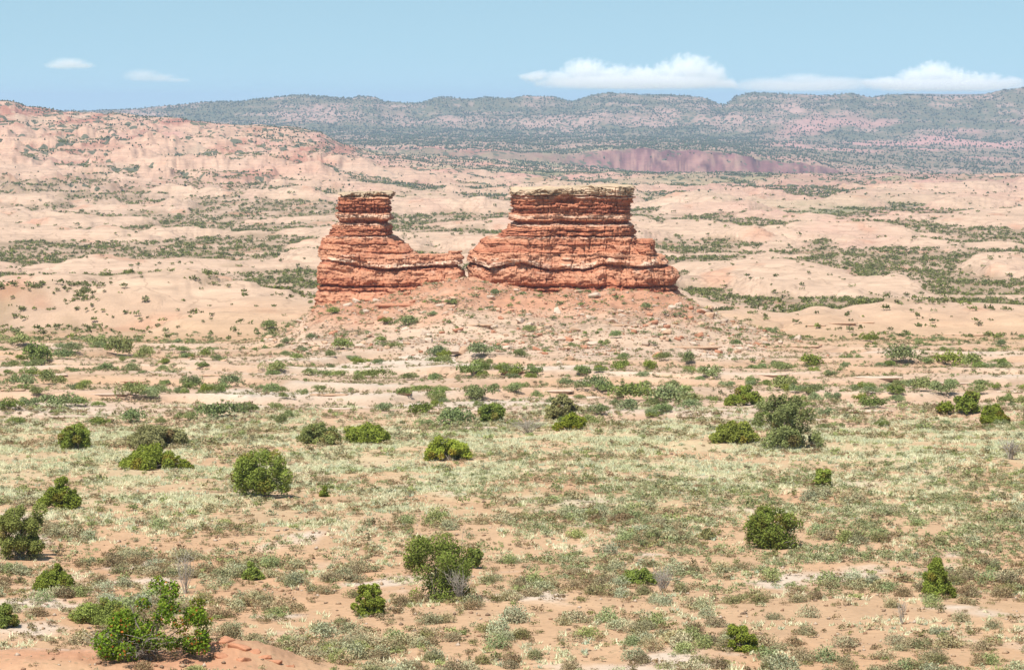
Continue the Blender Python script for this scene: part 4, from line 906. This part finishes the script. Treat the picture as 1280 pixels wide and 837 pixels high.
# green shrubs of the middle ground: (px, foot row, width px) read off the photo
MID = [(165, 463, 18), (230, 441, 16), (254, 446, 18), (253, 460, 14), (216, 458, 10), (62, 480, 26), (30, 482, 30), (70, 508, 36), (102, 508, 28), (125, 508, 16), (18, 530, 22), (15, 512, 26), (160, 528, 34), (200, 530, 16), (235, 525, 20), (275, 523, 40), (310, 516, 28), (345, 512, 18), (165, 495, 30), (188, 498, 22), (205, 482, 16),
       (240, 485, 28), (290, 483, 26), (258, 491, 18), (25, 432, 30), (50, 452, 44), (90, 440, 20), (122, 434, 26), (150, 445, 40), (180, 448, 24), (75, 448, 26), (335, 411, 20), (345, 466, 24), (372, 450, 18), (427, 437, 26), (451, 455, 18), (390, 424, 14), (358, 430, 16), (425, 470, 14), (470, 472, 26), (450, 477, 14), (510, 475, 20), (508, 407, 28), (482, 405, 14),
       (540, 395, 14), (545, 445, 24), (600, 445, 34), (590, 470, 36), (635, 468, 20), (595, 500, 34), (525, 518, 36), (560, 532, 40), (545, 508, 16), (363, 523, 18), (340, 492, 22), (355, 498, 14), (400, 489, 14), (438, 490, 12), (652, 446, 20), (684, 442, 12), (668, 470, 20), (640, 470, 28), (640, 490, 20), (672, 498, 16), (690, 400, 12), (705, 408, 10), (728, 468, 20),
       (748, 465, 14), (745, 486, 30), (758, 490, 20), (785, 500, 46), (790, 490, 26), (775, 462, 24), (813, 461, 22), (830, 450, 16), (858, 455, 24), (862, 470, 12), (885, 472, 26), (840, 483, 18), (857, 493, 22), (830, 508, 46), (860, 505, 30), (783, 512, 28), (750, 518, 24), (940, 480, 14), (920, 452, 12), (940, 453, 12), (955, 455, 12), (1015, 457, 28), (1038, 471, 20), (975, 487, 40),
       (970, 458, 14), (1087, 427, 20), (1104, 426, 12), (990, 424, 10), (1067, 442, 10), (1130, 455, 40), (1110, 458, 20), (1217, 459, 30), (1187, 456, 30), (1160, 455, 16), (1080, 486, 18), (1123, 484, 16), (1122, 492, 24), (1152, 489, 30), (1100, 490, 12), (1090, 510, 26), (1020, 503, 20), (1042, 500, 18), (1180, 492, 30), (1224, 492, 22), (1243, 487, 14), (1120, 503, 18), (1255, 430, 12), (1278, 422, 12), (1250, 433, 16), (205, 455, 14), (640, 385, 12), (727, 383, 10), (842, 396, 12), (560, 405, 12), (425, 400, 10), (415, 392, 14)]
gx, gy, gz, gs = [], [], [], []
for (px, py, w) in MID:
    X, D, Z = hit(px, py); gx.append(X); gy.append(D); gz.append(Z); gs.append(w * D / F * 1.15)
x, d, z, a, m = sample(11000, 214, 540)
cl = fbm2(x / 12, d / 16, 3, 205); k = (rng.random(len(x)) < .07 + .6 * sst(-.02, .35, cl) + .1 * (m['mound'] > .5)) & (m['dome'] < .6)
gx += list(x[k]); gy += list(d[k]); gz += list(z[k]); gs += list(.45 + 1.35 * rng.random(k.sum()) ** 2.3)
x, d, z, a, m = sample(9000, 330, 424); k = (m['mound'] > .4) & (rng.random(len(x)) < .085 + .1 * sst(.1, .4, fbm2(x / 8, d / 10, 3, 207)))
gx += list(x[k]); gy += list(d[k]); gz += list(z[k]); gs += list(.4 + .9 * rng.random(k.sum()) ** 2)
gx, gy, gz, gs = map(np.array, (gx, gy, gz, gs)); o = np.argsort(-gs / gy); gx, gy, gz, gs = gx[o], gy[o], gz[o], gs[o]
for i in range(min(290, len(gx))): put('green_shrub', gx[i], gy[i], gz[i], gs[i], rng, 1.0)
scrub_stuff('brush_cover', 'small green brush too fine to count on the rock flats', gx[290:], gy[290:], gz[290:], gs[290:], KIND['green_shrub']['tones'], rng, 110, .14)
print('green', len(gx))
# brown low scrub on the same flats
x, d, z, a, m = sample(26000, 212, 470)
cl = fbm2(x / 10, d / 14, 4, 206); k = (rng.random(len(x)) < .2 + .65 * sst(-.03, .25, cl)) & (m['dome'] < .6)
x, d, z = x[k], d[k], z[k]
scrub_stuff('low_brush', 'low brown and grey brush too fine to count on the rock flats', x, d, z, .35 + .75 * rng.random(len(x)) ** 2, [(B_OL, B_BR), (B_SAGE, B_OL), (B_BR, B_SAGE), (B_GR, B_OL)], rng, 32, .19)

# --- brush filling the hollows between the slickrock domes
n = 130000
d = np.exp(rng.uniform(math.log(480), math.log(2900), n)); a = rng.uniform(-60, 1340, n); x = (a - 640) * d / F
z, m = land(x, d, True)
cl = fbm2(x / 16, d / 34, 4, 65); fl = sst(-.05, .10, m['n2'] + .25 * fbm2(x / 22, d / 45, 4, 65))
fl = fl * sst(505, 600, d + 45 * noise2(x / 18, d / 40, 208)); pr = fl * (.12 + .88 * sst(-.12, .2, cl)) + (1 - fl) * .032
k = (rng.random(n) < pr * .95) & (m['mound'] < .4)
x, d, z = x[k], d[k], z[k]; s = (.8 + 1.8 * rng.random(len(x)) ** 1.5) * mix(1.0, 1.6, sst(600, 2000, d))
scrub_stuff('dome_brush', 'green brush filling the hollows between the slickrock domes', x, d, z, s, [(G_DARK * .95, B_GRN * .85), (B_GRN * .9, B_GR * .9), (B_GR * .9, B_SAGE * .75), (G_JUN * .8, G_DARK)], rng, 34, .26)
print('dome brush', len(x))

# --- far juniper woods up to the mesas
n = 260000
d = np.exp(rng.uniform(math.log(1700), math.log(8600), n)); a = rng.uniform(-60, 1340, n); x = (a - 640) * d / F
z, m = land(x, d, True)
cl = fbm2(x / 150, d / 420, 4, 68); c3 = fbm2(x / 300, d / 700, 4, 70)
pr = np.where(m['ed'] < 4500, (.22 + .55 * sst(-.1, .3, cl)) * sst(1700, 2400, d) * (1 - .8 * (m['dome'] > .8)), (.12 + .18 * m['mesa']) + (.42 + .13 * m['mesa']) * sst(-.5, .1, c3))
pr = pr * (1 - .35 * m['fin']) * mix(.8, 1.25, m['mesa'])
pr = pr * (.35 + .85 * sst(-.2, .2, fbm2(x / 45, d / 140, 4, 82))) * (1 - .35 * sst(880, 1020, a) * (1 - sst(5200, 6000, m['ed'])))
pinkz = sst(930, 1000, a) * sst(5300, 6000, m['ed']) * (1 - sst(7300, 7700, m['ed']))
pr = pr * (1 - .5 * pinkz)
k = (rng.random(n) < pr) & ~((m['ed'] > 4400) & (m['ed'] < 4580) & (a > 330) & (a < 1040) & (rng.random(n) < .9))
x, d, z = x[k], d[k], z[k]; nn = len(x)
s = rng.uniform(.7, 1.4, nn) * mix(.65, 1.9, sst(2200, 6500, d))
octa_stuff('far_woodland', np.stack([x, d, z + s * .7], -1), s, s * 1.1, np.array((.075, .095, .05)) * rng.uniform(.75, 1.3, (nn, 1)), M_SCRUB, 'far juniper woodland dotting the plain and mesas', rng)
print('far trees', nn)

# --- dry grass
n = 95000
x, d, z, a, m = sample(n, 84, 240)
cl = fbm2(x / 5, d / 7, 4, 211); mead = sst(128, 165, d) * (1 - sst(212, 236, d))
pr = mead * (1 - .5 * scrub_zone(x, d, a)) * (.06 + .94 * sst(-.12, .2, cl)) + (1 - mead) * .34 * sst(-.05, .3, cl)
k = (rng.random(n) < pr) & (m['bank'] < .25)
x, d, z, cl = x[k], d[k], z[k], cl[k]; nt = len(x); B = 14
size = rng.uniform(.6, 1.25, (nt, 1)) * mix(.75, 1.0, sst(115, 160, d))[:, None]
rad = rng.uniform(0, 6.28, (nt, B)); lean = rng.uniform(.25, 1.5, (nt, B)); hh = rng.uniform(.10, .24, (nt, B)) * size
bx = x[:, None] + rng.normal(0, .09, (nt, B)) * size; by = d[:, None] + rng.normal(0, .09, (nt, B)) * size; bz = z[:, None] - .01 + 0 * bx
wd = rng.uniform(.018, .038, (nt, B)); pa = rad + rng.normal(0, .6, (nt, B)); sx = -np.sin(pa) * wd; sy = np.cos(pa) * wd
tx = bx + np.cos(rad) * lean * hh; ty = by + np.sin(rad) * lean * hh; tz_ = bz + hh
V = np.stack([np.stack([bx - sx, by - sy, bz], -1), np.stack([bx + sx, by + sy, bz], -1), np.stack([tx, ty, tz_], -1)], 2).reshape(-1, 3)
t = np.clip(.45 + .9 * fbm2(x / 5, d / 6, 3, 215) + rng.normal(0, .15, nt), 0, 1)[:, None]; tone = mix(np.array((.70, .665, .46))[None], np.array((.52, .54, .34))[None], t); sg = rng.random((nt, 1)) < .10
tone = np.where(sg, np.array((.45, .50, .36))[None], tone) * rng.uniform(.85, 1.15, (nt, 1))
ob = link('dry_grass', mesh_data('dry_grass', V, np.arange(len(V)).reshape(-1, 3), np.repeat(tone, B * 3, 0)), M_GRASS); tag(ob, 'pale dry bunch grass covering the meadow', kind='stuff')
print('grass', nt)
